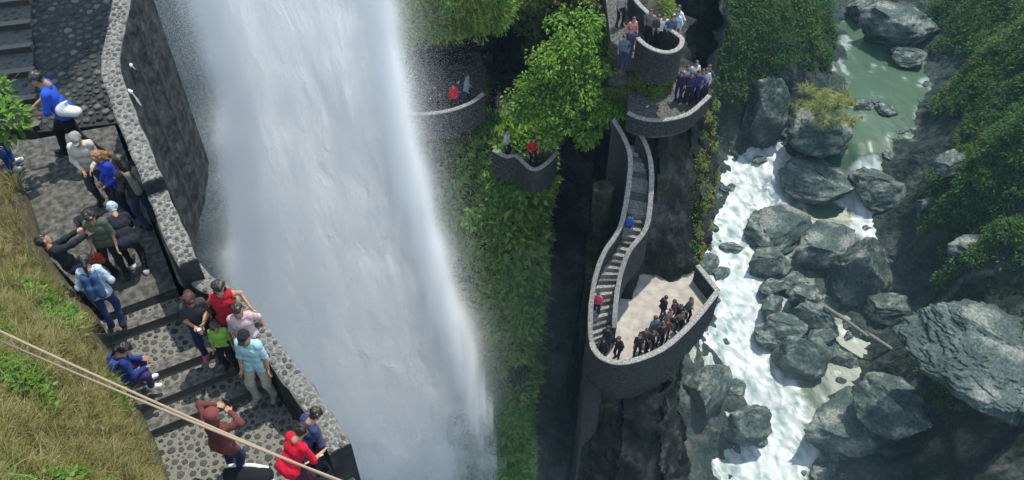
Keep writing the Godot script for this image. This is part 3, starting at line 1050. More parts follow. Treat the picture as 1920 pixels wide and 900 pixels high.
func build_waterfall() -> void:
	# the fall: one ruffled curtain of white water between its two edges, wrapped in spray
	var lev := [90.0, 48.36, 46.02, 43.3, 40.06, 36.12, 31.56, 25.74, 19.25, 10.97, -1.0]
	var left := [-8.4, -8.28, -8.52, -8.86, -9.51, -10.47, -11.63, -13.02, -14.37, -15.98, -16.58]
	var right := [-3.6, -3.34, -3.41, -3.48, -3.27, -3.01, -2.69, -1.94, -1.1, -0.26, 0.54]
	var ahead := [16.8, 21.0, 21.5, 22.0, 22.6, 23.3, 24.0, 24.8, 25.4, 26.0, 27.5]
	var fall_noise := FastNoiseLite.new()
	fall_noise.seed = 5
	fall_noise.frequency = 0.5
	fall_noise.fractal_octaves = 4
	var at := func(y: float, a: Array) -> float:
		for i in lev.size() - 1:
			if y >= lev[i + 1]:
				return lerpf(a[i + 1], a[i], clampf((y - lev[i + 1]) / (lev[i] - lev[i + 1]), 0, 1))
		return a[-1]
	var v := PackedVector3Array()
	var idx := PackedInt32Array()
	var across := 200
	var rows := 560
	for j in rows:
		var y := lerpf(88.0, -1.0, float(j) / (rows - 1))
		var l: float = at.call(y, left)
		var r: float = at.call(y, right)
		var f: float = at.call(y, ahead)
		var ra := 0.03 + 0.05 * fall_noise.get_noise_2d(3.0, y * 1.2) + 0.03 * fall_noise.get_noise_2d(9.0, y * 7.0)
		var rb := 0.03 + 0.05 * fall_noise.get_noise_2d(40.0, y * 1.0) + 0.03 * fall_noise.get_noise_2d(90.0, y * 6.0)
		for k in across:
			var u := lerpf(ra, 1.0 - rb, float(k) / (across - 1))
			var x := lerpf(l, r, u)
			var bulge := (1.0 - (2.0 * u - 1.0) * (2.0 * u - 1.0)) * (r - l) * 0.16
			var n := 0.9 * fall_noise.get_noise_3d(x * 0.8, y * 0.2, 0.0) + 0.32 * fall_noise.get_noise_3d(x * 2.6, y * 0.4, 7.0) + 0.13 * fall_noise.get_noise_3d(x * 9.0, y * 0.9, 7.0) + 0.05 * fall_noise.get_noise_3d(x * 26.0, y * 2.6, 7.0)
			v.append(Vector3(x + 0.25 * fall_noise.get_noise_3d(x, y * 0.6, 50.0), y, -f + bulge * 0.8 - 0.3 + n * 0.42))
	for j in rows - 1:
		for k in across - 1:
			var a := j * across + k
			idx.append_array(PackedInt32Array([a, a + 1, a + across + 1, a, a + across + 1, a + across]))
	var fall := base("waterfall", Vector3(0, 0, 0))
	fall.set_meta("kind", "structure")
	part("water_curtain", arrays(v, idx, smooth_normals(v, idx)), M.foam, fall)
	# spray: blocks of fine droplets, thinning out sideways at the two edges and lying thin before the curtain
	var edge_blocks := []
	var body_blocks := []
	for q in 4:
		for kind in 2:
			if q > 1:
				continue
			var t := PackedVector3Array()
			for i in (240000 if kind == 0 else 110000):
				var p := Vector3(0, rng.randf_range(-1.5, 1.5), rng.randfn(0, 0.4))
				if kind == 0:
					var e := -log(rng.randf() + 0.00001)
					p.x = -0.35 + absf(rng.randfn(0, 0.42)) if rng.randf() < 0.6 else -0.4 + 0.62 * e
				else:
					p.x = rng.randf_range(-0.5, 0.5)
					# droplets travel in wisps drawn out downwards
					if fall_noise.get_noise_3d(p.x * 7.0 + q * 31.0, p.y * 0.9, p.z * 4.0) < rng.randf_range(-0.5, 0.2):
						continue
				var s := rng.randf_range(0.0022, 0.0055) if kind == 0 else rng.randf_range(0.0025, 0.0055)
				var b := any_turn()
				t.append_array(PackedVector3Array([p + b.x * s, p + b.y * s * 1.7, p - b.x * s]))
			(edge_blocks if kind == 0 else body_blocks).append(flat_from(t))
	var edge_at := [[], [], [], []]
	var body_at := [[], [], [], []]
	var y := -1.0
	while y < 62.0:
		var l: float = at.call(y, left)
		var r: float = at.call(y, right)
		var f: float = at.call(y, ahead)
		var wide := 1.0 + clampf((46.0 - y) / 46.0, 0.0, 1.0) * 0.6
		for e in [[l, -1.0, 1.0, 0.3], [r, 1.0, 0.5 * wide, 0.3], [r, 1.0, 0.75 * wide, 0.25]]:
			var flip := 1.0 if rng.randf() < 0.5 else -1.0
			edge_at[rng.randi() % 2].append(Transform3D(Basis(Vector3(e[1] * e[2], 0, 0), Vector3(0, flip, 0), Vector3(0, 0, rng.randf_range(0.9, 1.6))), Vector3(e[0] + rng.randf_range(-0.2, 0.2) - e[1] * e[3], y + rng.randf_range(-0.6, 0.6), -f + 0.15)))
		var cols := 5
		for k in cols:
			for layer in 1:
				var u := clampf((k + 0.5 + rng.randf_range(-0.2, 0.2)) / cols, 0.07, 0.93)
				var flip := 1.0 if rng.randf() < 0.5 else -1.0
				var side := 1.0 if rng.randf() < 0.5 else -1.0
				body_at[rng.randi() % 2].append(Transform3D(Basis(Vector3((r - l) / cols * 1.15 * side, 0, 0), Vector3(0, flip, 0), Vector3(0, 0, 1)), Vector3(lerpf(l, r, u), y + rng.randf_range(-0.7, 0.7), -f + (1.0 - (2.0 * u - 1.0) * (2.0 * u - 1.0)) * (r - l) * 0.16 + 0.55 + 0.7 * layer)))
		y += 1.5
	for q in 2:
		many("edge_spray", edge_blocks[q], M.drop, edge_at[q], [], fall)
		many("body_spray", body_blocks[q], M.drop, body_at[q], [], fall)
	tag(fall, "broad white waterfall plunging past the curved balconies into the gorge", "waterfall")


# banks of drifting spray: soft bodies of mist, one inside the other
func build_mist() -> void:
	var banks := [[Vector3(-9.5, 34, -21.0), Vector3(5.5, 60, 8), 0.010, "mist hanging between the parapet and the waterfall"], [Vector3(-9.0, 34, -21.5), Vector3(3.5, 56, 5), 0.014, "denser mist along the left edge of the waterfall"], [Vector3(1.0, 12, -25.0), Vector3(7, 44, 8), 0.005, "mist drifting right from the foot of the waterfall"], [Vector3(16, 3, -31.0), Vector3(26, 16, 30), 0.0035, "mist over the lower rapids"], [Vector3(22, 4, -46.0), Vector3(34, 12, 40), 0.002, "thin mist over the boulder field"]]
	for b in banks:
		var m := FogMaterial.new()
		m.density = b[2]
		m.albedo = Color(0.80, 0.92, 0.97)
		var o := FogVolume.new()
		o.name = numbered("mist")
		o.shape = RenderingServer.FOG_VOLUME_SHAPE_ELLIPSOID
		o.size = b[1]
		o.position = b[0]
		o.material = m
		o.set_meta("kind", "stuff")
		add_child(o)
		tag(o, b[3], "mist", "banks of mist")



# ---------------------------------------------------------------- standing rock: plans at several heights, joined and roughened
func loft(plans: Array, cell: float, amp: float, mood := 0, cap_amp := 0.3) -> ArrayMesh:
	var n: int = plans[0][1].size()
	var v := PackedVector3Array()
	var col := PackedColorArray()
	var idx := PackedInt32Array()
	var per := []
	for k in n:
		var far := 0.0
		for q in plans:
			far = maxf(far, q[1][k].distance_to(q[1][(k + 1) % n]))
		per.append(maxi(1, int(ceil(far / cell))))
	var ys := []
	for i in plans.size() - 1:
		var c := maxi(1, int(ceil(absf(plans[i + 1][0] - plans[i][0]) / cell)))
		for s in c:
			ys.append([i, float(s) / c])
	ys.append([plans.size() - 2, 1.0])
	var ring := 0
	for k in per:
		ring += k
	var cw := Geometry2D.is_polygon_clockwise(PackedVector2Array(plans[0][1]))
	for e in ys:
		var a = plans[e[0]]
		var b = plans[e[0] + 1]
		var y: float = lerpf(a[0], b[0], e[1])
		for k in n:
			var p0: Vector2 = a[1][k].lerp(b[1][k], e[1])
			var p1: Vector2 = a[1][(k + 1) % n].lerp(b[1][(k + 1) % n], e[1])
			var d := (p1 - p0).normalized()
			var o := Vector2(d.y, -d.x) if cw else Vector2(-d.y, d.x)
			for s in per[k]:
				var q := p0.lerp(p1, float(s) / per[k])
				var p := Vector3(q.x, y, q.y)
				var w := Vector3(p.x, p.y * 0.45, p.z)
				var m := amp * (1.3 * (crag(w * 2.2) - 0.5) + 0.9 * rough_noise.get_noise_3dv(w * 1.8) + 0.25 * fine_noise.get_noise_3dv(p * 1.5))
				p -= Vector3(o.x, 0, o.y) * m
				p.y += 0.35 * amp * rough_noise.get_noise_3dv(p * 2.0 + Vector3(30, 0, 0)) * (1.0 if e != ys[0] and e != ys[-1] else 0.2)
				v.append(p)
				col.append(loft_color(p, mood))
	for j in ys.size() - 1:
		for k in ring:
			var a := j * ring + k
			var b := j * ring + (k + 1) % ring
			# plans run from top to foot or from foot to top; either way both sides are drawn
			idx.append_array(PackedInt32Array([a, b, b + ring, a, b + ring, a + ring]))
	for e in [0, ys.size() - 1]:
		var mid := Vector3.ZERO
		for k in ring:
			mid += v[e * ring + k] / ring
		var last: int = e * ring
		for s in range(1, 7):
			var first := v.size()
			for k in ring:
				var p := v[e * ring + k].lerp(mid, s / 6.0)
				p.y += cap_amp * (1.0 - absf(s / 3.0 - 1.0)) * rough_noise.get_noise_3dv(p * 1.5)
				v.append(p)
				col.append(loft_color(p, mood))
			for k in ring:
				var a: int = last + k
				var b: int = last + (k + 1) % ring
				var c := first + (k + 1) % ring
				var d := first + k
				if e == 0:
					idx.append_array(PackedInt32Array([a, c, b, a, d, c]))
				else:
					idx.append_array(PackedInt32Array([a, b, c, a, c, d]))
			last = first
	return arrays(v, idx, smooth_normals(v, idx), col)


func loft_color(p: Vector3, mood: int) -> Color:
	var n := rough_noise.get_noise_3dv(Vector3(p.x, p.y * 0.6, p.z) * 2.2 + Vector3(17, 7, 7))
	var m := fine_noise.get_noise_3dv(p * 0.5 + Vector3(90, 0, 0))
	var c := Color(0.085, 0.09, 0.08).lerp(Color(0.26, 0.255, 0.22), smoothstep(0.05, 0.4, n)).lerp(Color(0.035, 0.042, 0.045), smoothstep(0.0, 0.35, -n))
	if mood == 1:
		return c * Color(0.8, 0.9, 0.95)
	if mood == 2:
		return c.lerp(Color(0.085, 0.11, 0.03), smoothstep(-0.15, 0.25, m) * 0.75)
	return c.lerp(Color(0.07, 0.09, 0.035), smoothstep(0.05, 0.3, m) * 0.6)


func plan(a: Array) -> PackedVector2Array:
	var o := PackedVector2Array()
	for i in range(0, a.size(), 2):
		o.append(Vector2(a[i], -a[i + 1]))
	return o


func build_rocks() -> void:
	# plans: x, metres ahead of the viewpoint
	structure("tower_cliff", loft([
		[38.2, plan([4.95, 28.8, 6.4, 28.0, 8.1, 29.0, 8.8, 31, 8.5, 36, 4.6, 36, 4.6, 31])],
		[34.5, plan([5.15, 26.9, 6.4, 26.9, 9.0, 27.9, 9.9, 30, 9, 36, 4.4, 36, 4.5, 30])],
		[30.4, plan([4.85, 24.6, 6.2, 25.5, 9.2, 26.4, 10.4, 28.5, 9.5, 36, 4.2, 36, 4.2, 29])],
		[27.5, plan([4.1, 24.6, 6.2, 24.4, 8.7, 25.4, 9.6, 28.5, 9.5, 36, 4.2, 36, 4.0, 29])],
		[18.0, plan([3.9, 25.6, 6.2, 24.8, 9.0, 25.8, 10.2, 28.5, 10, 36, 4.2, 36, 3.9, 29])],
		[0.0, plan([2.9, 27, 6.0, 23, 11.5, 24, 14, 28, 13, 36, 3, 36, 2.9, 30])]], 0.35, 0.75, 0), M.rock)
	structure("upper_tower_cliff", loft([
		[40.9, plan([3.9, 29.3, 5.2, 29.1, 6.0, 28.95, 6.75, 29.6, 6.8, 35, 3.8, 35])],
		[36.0, plan([3.9, 29.5, 5.2, 29.2, 6.1, 28.95, 6.85, 29.6, 7, 35, 3.8, 35])]], 0.3, 0.25, 2, 0.05), M.rock)
	structure("ridge_cliff", loft([
		[34.2, plan([-3.2, 30.0, -2, 29.9, 0.1, 29.6, 1.0, 29.2, 2.05, 29.9, 2.2, 32, 1.5, 37, -3.2, 37])],
		[27.0, plan([-4.0, 27.4, -2, 27.0, 0.0, 26.8, 0.9, 26.6, 1.7, 27.4, 1.95, 31, 1.5, 37, -5, 37])],
		[20.0, plan([-4.6, 25.2, -2, 24.8, -0.2, 24.5, 0.5, 24.4, 1.1, 25.2, 1.6, 30, 1.5, 37, -5, 37])],
		[-1.0, plan([-6.0, 23.4, -2, 22.6, -0.4, 22.4, 0.2, 22.4, 0.7, 23.2, 1.2, 30, 1.2, 37, -6, 37])]], 0.4, 0.7, 2), M.rock)
	structure("balcony_cliff", loft([
		[36.2, plan([-7.5, 30.9, -4.4, 30.3, -2.8, 30.4, -1.35, 31.3, -1.0, 34, -1.0, 38, -7.5, 38])],
		[30.0, plan([-7.5, 29.2, -4.4, 28.6, -2.8, 28.6, -1.5, 29.4, -1.0, 34, -1.0, 38, -7.5, 38])],
		[-1.0, plan([-7.5, 27.5, -4.4, 27, -2.8, 27, -1.6, 27.6, -1.2, 34, -1.0, 38, -7.5, 38])]], 0.4, 0.5, 2), M.rock)
	structure("gorge_wall", loft([
		[58.0, plan([-40, 17, -16, 20.5, -11, 23.5, -9, 27, -8.5, 33, -8.5, 40, -8.5, 46, -20, 50, -40, 50])],
		[42.0, plan([-40, 17, -16, 21.0, -11, 24.0, -8, 28, -5, 33, -1, 40, 12.5, 41.5, 12.5, 50, -40, 50])],
		[30.0, plan([-40, 17, -16, 21.5, -11, 24.5, -8, 28, -5, 33, -1, 39, 12.5, 40, 12.5, 50, -40, 50])],
		[-2.0, plan([-40, 17, -16, 22, -11, 25, -8, 29, -5, 33, -1, 38, 12.5, 38, 12.5, 50, -40, 50])]], 0.7, 1.6, 1), M.rock)
	structure("overhang", loft([
		[43.6, plan([-10, 34.5, -4, 34, -1, 34.5, 0.3, 35, 0.5, 36, 0.5, 44, -10, 44])],
		[42.0, plan([-10, 31.3, -4, 30.9, -1, 31.3, 0.2, 32.2, 0.6, 33.5, 0.6, 44, -10, 44])],
		[39.7, plan([-10, 30.7, -4, 30.4, -1, 30.8, 0.2, 31.6, 0.6, 33, 0.6, 44, -10, 44])]], 0.4, 0.7, 2), M.rock)
	structure("upper_bank", loft([
		[42.5, plan([0.3, 39.5, 2.4, 39.2, 4.2, 38.8, 7.0, 39.5, 7.2, 48, 0.3, 48])],
		[39.0, plan([0.3, 35.6, 2.4, 35.2, 4.0, 34.6, 6.8, 34.8, 7.2, 48, 0.3, 48])],
		[28.0, plan([0.5, 37.5, 2.4, 37.5, 4.0, 36, 6.8, 36, 7.2, 48, 0.3, 48])]], 0.4, 0.6, 2), M.rock)
	# the footing of the near path, which drops into the gorge behind its parapet
	structure("path_cliff", loft([
		[50.2, plan([-2.0, 5.45, -2.9, 6.8, -4.35, 8.5, -5.4, 9.9, -6.4, 11.6, -6.7, 12.8, -7.2, 13.6, -14, 13.6, -14, 3, -2.4, 3])],
		[-1.0, plan([-3.2, 4.6, -4.2, 6.2, -5.8, 8.0, -7, 9.7, -7.8, 11.2, -8.4, 12.2, -9.2, 12.8, -14, 13, -14, 3, -2.4, 3])]], 0.6, 0.35, 1, 0.05), M.rock)
	var pil := part("rock_pillar", loft([
		[35.4, plan([3.35, 26.6, 3.9, 26.4, 4.45, 26.6, 4.5, 27.3, 3.9, 27.6, 3.3, 27.4])],
		[32.5, plan([3.4, 26.4, 3.9, 26.2, 4.4, 26.4, 4.5, 27.3, 3.9, 27.6, 3.3, 27.4])],
		[25.0, plan([3.3, 26.2, 3.9, 26.0, 4.5, 26.2, 4.6, 27.3, 3.9, 27.8, 3.2, 27.4])]], 0.16, 0.18, 2), M.rock)
	tag(pil, "squat mossy rock pillar in the dark cleft left of the winding stairs", "rock")
	build_boulders()


func boulder_mesh(sd: int, flat: float, rows := 44, ring := 72, freq := 1.1) -> ArrayMesh:
	var n := FastNoiseLite.new()
	n.seed = sd
	n.frequency = 0.9
	n.fractal_octaves = 4
	var r := RandomNumberGenerator.new()
	r.seed = sd
	var cell := FastNoiseLite.new()
	cell.seed = sd + 1
	cell.noise_type = FastNoiseLite.TYPE_CELLULAR
	cell.cellular_return_type = FastNoiseLite.RETURN_DISTANCE2_SUB
	cell.frequency = freq
	cell.domain_warp_enabled = true
	cell.domain_warp_amplitude = 0.5
	cell.domain_warp_frequency = 1.0
	var cuts := []
	for i in 13:
		cuts.append([Vector3(r.randf_range(-1, 1), r.randf_range(-0.5, 1), r.randf_range(-1, 1)).normalized(), r.randf_range(0.56, 0.84)])
	var v := PackedVector3Array()
	var col := PackedColorArray()
	var idx := PackedInt32Array()
	for j in rows + 1:
		var th := PI * j / rows
		for k in ring:
			var g := TAU * k / ring
			var d := Vector3(sin(th) * cos(g), cos(th), sin(th) * sin(g))
			var q := d
			for c in cuts:
				var over: float = q.dot(c[0]) - c[1]
				if over > 0.0:
					q -= c[0] * over * 0.95
			var crack := cell.get_noise_3dv(d * Vector3(1.0, 2.2, 1.0)) + 1.0
			q *= 1.0 + 0.15 * n.get_noise_3dv(d * 1.6) + 0.07 * n.get_noise_3dv(d * 5.0) + 0.03 * n.get_noise_3dv(d * 14.0) - 0.09 * (1.0 - smoothstep(0.0, 0.16, crack))
			q.y *= flat
			v.append(q)
			var m := n.get_noise_3dv(d * 1.3 + Vector3(4, 4, 4))
			var c2 := Color(0.11, 0.165, 0.15).lerp(Color(0.32, 0.35, 0.31), smoothstep(0.05, 0.4, m)).lerp(Color(0.08, 0.12, 0.115), smoothstep(0.0, 0.35, -m))
			col.append(c2)
	for j in rows:
		for k in ring:
			var a := j * ring + k
			var b := j * ring + (k + 1) % ring
			idx.append_array(PackedInt32Array([a, b, b + ring, a, b + ring, a + ring]))
	return arrays(v, idx, smooth_normals(v, idx), col)


func build_boulders() -> void:
	var kinds := []
	for i in 7:
		kinds.append(boulder_mesh(100 + i * 13, [0.8, 0.65, 0.9, 0.7, 1.0, 0.6, 0.75][i]))
	kinds.append(boulder_mesh(417, 0.62, 120, 200, 2.3))
	# where it sits, half width, half depth, half height, turn, kind, label
	var list := [
		[Vector3(23.075, 4.600, -53.251), 3.6, 2.4, 2.6, 20, 1, "long grey-green boulder splitting the white rapids nearest the stair tower"],
		[Vector3(27.974, 6.000, -57.822), 4.0, 2.6, 2.7, -12, 3, "dark wedge-shaped boulder between the green pool and the rapids"],
		[Vector3(27.102, 5.000, -51.017), 3.8, 2.8, 2.9, 40, 0, "dark boulder with a pale top behind the long rapids boulder"],
		[Vector3(28.600, 5.200, -47.011), 2.8, 3.2, 4.6, 70, 4, "tall streaked brown-green rock standing mid gorge beside the white plunge"],
		[Vector3(21.745, 4.400, -49.730), 2.0, 1.8, 1.8, 0, 2, "rounded moss-tinted boulder at the edge of the left rapids"],
		[Vector3(22.001, 4.000, -47.140), 1.5, 1.0, 0.9, 15, 5, "flat oval boulder below the rounded mossy one"],
		[Vector3(24.134, 4.300, -46.049), 1.7, 1.4, 1.6, 35, 0, "pale cracked boulder in the middle of the boulder pile"],
		[Vector3(21.213, 3.900, -45.251), 1.3, 1.0, 1.0, 60, 6, "small pale boulder left in the boulder pile"],
		[Vector3(24.555, 4.200, -43.928), 2.1, 1.6, 1.8, -30, 2, "grey boulder leaning towards the stranded poles"],
		[Vector3(22.295, 3.900, -43.083), 2.0, 1.5, 1.5, 10, 3, "blocky boulder above the dark round boulder"],
		[Vector3(22.524, 3.400, -40.584), 2.6, 2.0, 2.1, -5, 4, "dark round boulder at the head of the lower rapids"],
		[Vector3(20.624, 3.200, -42.537), 1.4, 1.2, 1.6, 80, 1, "teal boulder leaning on the dark round boulder"],
		[Vector3(25.110, 3.900, -42.291), 1.7, 1.1, 0.9, 25, 5, "low slab of rock under the upper end of the poles"],
		[Vector3(32.795, 8.300, -65.454), 1.1, 0.9, 0.75, 10, 2, "pale rounded stone at the tail of the green pool"],
		[Vector3(34.772, 8.300, -64.682), 1.2, 0.9, 0.8, -20, 0, "pale jagged stone right of the pool tail stone"],
		[Vector3(34.061, 8.200, -65.966), 0.6, 0.5, 0.45, 40, 6, "small dark stone between the two pool tail stones"],
		[Vector3(39.102, 9.000, -72.342), 2.0, 1.6, 1.5, 20, 3, "pale boulder on the right shore of the green pool"],
		[Vector3(38.610, 10.500, -75.551), 4.4, 3.0, 3.4, 0, 0, "big dark rock mass at the far end of the pool"],
		[Vector3(36.353, 9.400, -79.825), 2.2, 1.6, 1.6, 50, 2, "grey boulder at the top of the pool where it leaves view"],
		[Vector3(23.249, 8.600, -64.321), 2.3, 2.2, 4.2, 15, 4, "tall pale rock spire above the head of the left rapids"],
		[Vector3(27.359, 9.000, -61.608), 3.3, 2.6, 3.2, -25, 1, "big dark rock left of the pool with dry plants on top"],
		[Vector3(32.514, 6.500, -56.630), 2.3, 2.6, 2.8, 30, 3, "dark teal rock right of the small cascade"],
		[Vector3(23.311, 4.900, -61.601), 0.9, 0.6, 0.4, 10, 5, "small flat rock awash in the white water"],
		[Vector3(19.295, 3.600, -51.833), 1.2, 0.6, 0.4, -10, 5, "low wet slab jutting into the left rapids"],
		[Vector3(29.938, 16.000, -32.866), 6.2, 4.2, 3.8, -55, 7, "huge pale fissured slab on the right bank"],
		[Vector3(34.409, 9.200, -51.375), 1.5, 1.2, 1.6, 20, 2, "pale boulder standing on the right bank below the woods"],
		[Vector3(30.381, 5.000, -44.394), 2.2, 1.7, 1.7, 0, 6, "light grey boulder right of the streaked brown rock"],
		[Vector3(25.417, 3.400, -34.594), 4.4, 3.0, 2.4, 30, 0, "broad teal boulder at the right edge of the lower rapids"],
		[Vector3(27.585, 7.000, -33.759), 3.4, 2.6, 2.6, -20, 3, "dark boulder up the bank from the broad teal one"],
		[Vector3(17.295, 3.200, -34.486), 2.2, 1.7, 1.7, 25, 4, "ribbed rock at the foot of the platform cliff"],
		[Vector3(14.813, 4.800, -36.957), 2.6, 1.8, 2.2, 60, 2, "mossy rock under the platform wall beside the rapids"],
		[Vector3(33.834, 13.500, -42.635), 2.6, 2.0, 1.7, 10, 0, "sunlit rock above the huge fissured slab"],
		[Vector3(34.009, 14.400, -51.231), 1.6, 1.3, 1.2, 40, 6, "pale rock showing through the woods of the right bank"],
		[Vector3(22.876, 1.900, -39.578), 1.8, 0.6, 0.4, -28, 5, "narrow foam-edged ledge under the dark round boulder"]]
	for b in list:
		var o := part("boulder", kinds[b[5]], M.boulder)
		o.transform = Transform3D(Basis(Vector3.UP, deg_to_rad(b[4])).scaled_local(Vector3(b[1], b[3], b[2])), b[0] - Vector3(0, b[3] * 0.15, 0))
		tag(o, b[6], "boulder", "boulders in the gorge")
	# smaller rocks strewn along the water's edge
	var strewn := 0
	var tries := 0
	while strewn < 80 and tries < 20000:
		tries += 1
		var x := rng.randf_range(11.0, 44.0)
		var z := rng.randf_range(-78.0, -24.0)
		var up := grid_at(base_grid, x, z) - grid_at(wet_grid, x, z)
		if up < -0.45 or up > 1.3 or x < 12.5 and z < -26.0:
			continue
		strewn += 1
		var r := 0.28 + 0.75 * pow(rng.randf(), 2.0)
		var o := part("rock", kinds[rng.randi() % 7], M.boulder)
		o.transform = Transform3D(Basis(Vector3.UP, rng.randf() * TAU).scaled_local(Vector3(r * rng.randf_range(0.9, 1.5), r * rng.randf_range(0.7, 1.0), r)), Vector3(x, maxf(land_y(x, z), grid_at(wet_grid, x, z) - 0.1) + r * 0.15, z))
		var size: String = "knee-high" if r > 0.6 else "low" if r > 0.4 else "small"
		var side: String = "right" if x > 21.0 + (-z - 24.0) * 0.22 else "left"
		var place: String = "beside the green pool" if z < -64.0 else "among the boulders below the pool" if z < -52.0 else "in the middle boulder field" if z < -40.0 else "beside the lower rapids"
		tag(o, "%s grey rock strewn %s, on the %s" % [size, place, side], "rock", "small rocks along the river")


# ---------------------------------------------------------------- the near path
var cobbles := []


func cobble_kinds() -> void:
	for i in 10:
		var v := PackedVector3Array()
		var idx := PackedInt32Array()
		var n := 7 + i % 3
		var rad := []
		for k in n:
			rad.append(rng.randf_range(0.78, 1.12))
		var ex := rng.randf_range(0.75, 1.0)
		for lv in [[1.0, -0.6], [0.96, 0.0], [0.72, 0.30]]:
			for k in n:
				var g := TAU * k / n
				v.append(Vector3(cos(g) * rad[k] * lv[0], lv[1], sin(g) * rad[k] * lv[0] * ex))
		v.append(Vector3(0, 0.42, 0))
		for r in 2:
			for k in n:
				var a := r * n + k
				var b := r * n + (k + 1) % n
				idx.append_array(PackedInt32Array([a, b + n, b, a, a + n, b + n]))
		for k in n:
			idx.append_array(PackedInt32Array([3 * n, 2 * n + (k + 1) % n, 2 * n + k]))
		cobbles.append(arrays(v, idx, smooth_normals(v, idx)))


# stones bedded in a plan polygon, largest first; the first 'most' of them are parts of parent, the rest is one part
func bed_stones(parent: Node3D, poly: PackedVector2Array, height: Callable, rmin: float, rmax: float, gap: float, most: int, mats: Array) -> int:
	var lo := Vector2.INF
	var hi := -Vector2.INF
	for p in poly:
		lo = lo.min(p)
		hi = hi.max(p)
	var placed := []
	var cells := {}
	var cs := rmax * 2.0 + gap
	for s in 3:
		var r0: float = lerpf(rmax, rmin, s / 2.0)
		for i in int((hi.x - lo.x) * (hi.y - lo.y) * 1300.0):
			var q := Vector2(rng.randf_range(lo.x, hi.x), rng.randf_range(lo.y, hi.y))
			var r := r0 * rng.randf_range(0.85, 1.1)
			if not Geometry2D.is_point_in_polygon(q, poly):
				continue
			var c := Vector2i((q / cs).floor())
			var ok := true
			for dx in range(-1, 2):
				for dy in range(-1, 2):
					for o in cells.get(c + Vector2i(dx, dy), []):
						if o[0].distance_to(q) < o[1] + r + gap:
							ok = false
							break
			if ok:
				placed.append([q, r])
				cells.get_or_add(c, []).append([q, r])
	var rest := []
	for i in placed.size():
		var q: Vector2 = placed[i][0]
		var r: float = placed[i][1]
		var t := Transform3D(Basis(Vector3.UP, rng.randf() * TAU).scaled_local(Vector3(r, r * rng.randf_range(0.4, 0.65), r)), Vector3(q.x, height.call(q), q.y) - parent.position)
		if i < most:
			var o := part("cobblestone", cobbles[rng.randi() % cobbles.size()], mats[rng.randi() % mats.size()], parent)
			o.transform = t
		else:
			rest.append(t)
	if rest.size():
		many("small_cobbles", cobbles[3], mats[0], rest, [], parent)
	return mini(placed.size(), most)


func xz(a: Array) -> PackedVector2Array:
	var o := PackedVector2Array()
	for p in a:
		o.append(Vector2(p.x, p.z))
	return o


const LAND := 52.0
const YARD := 51.25


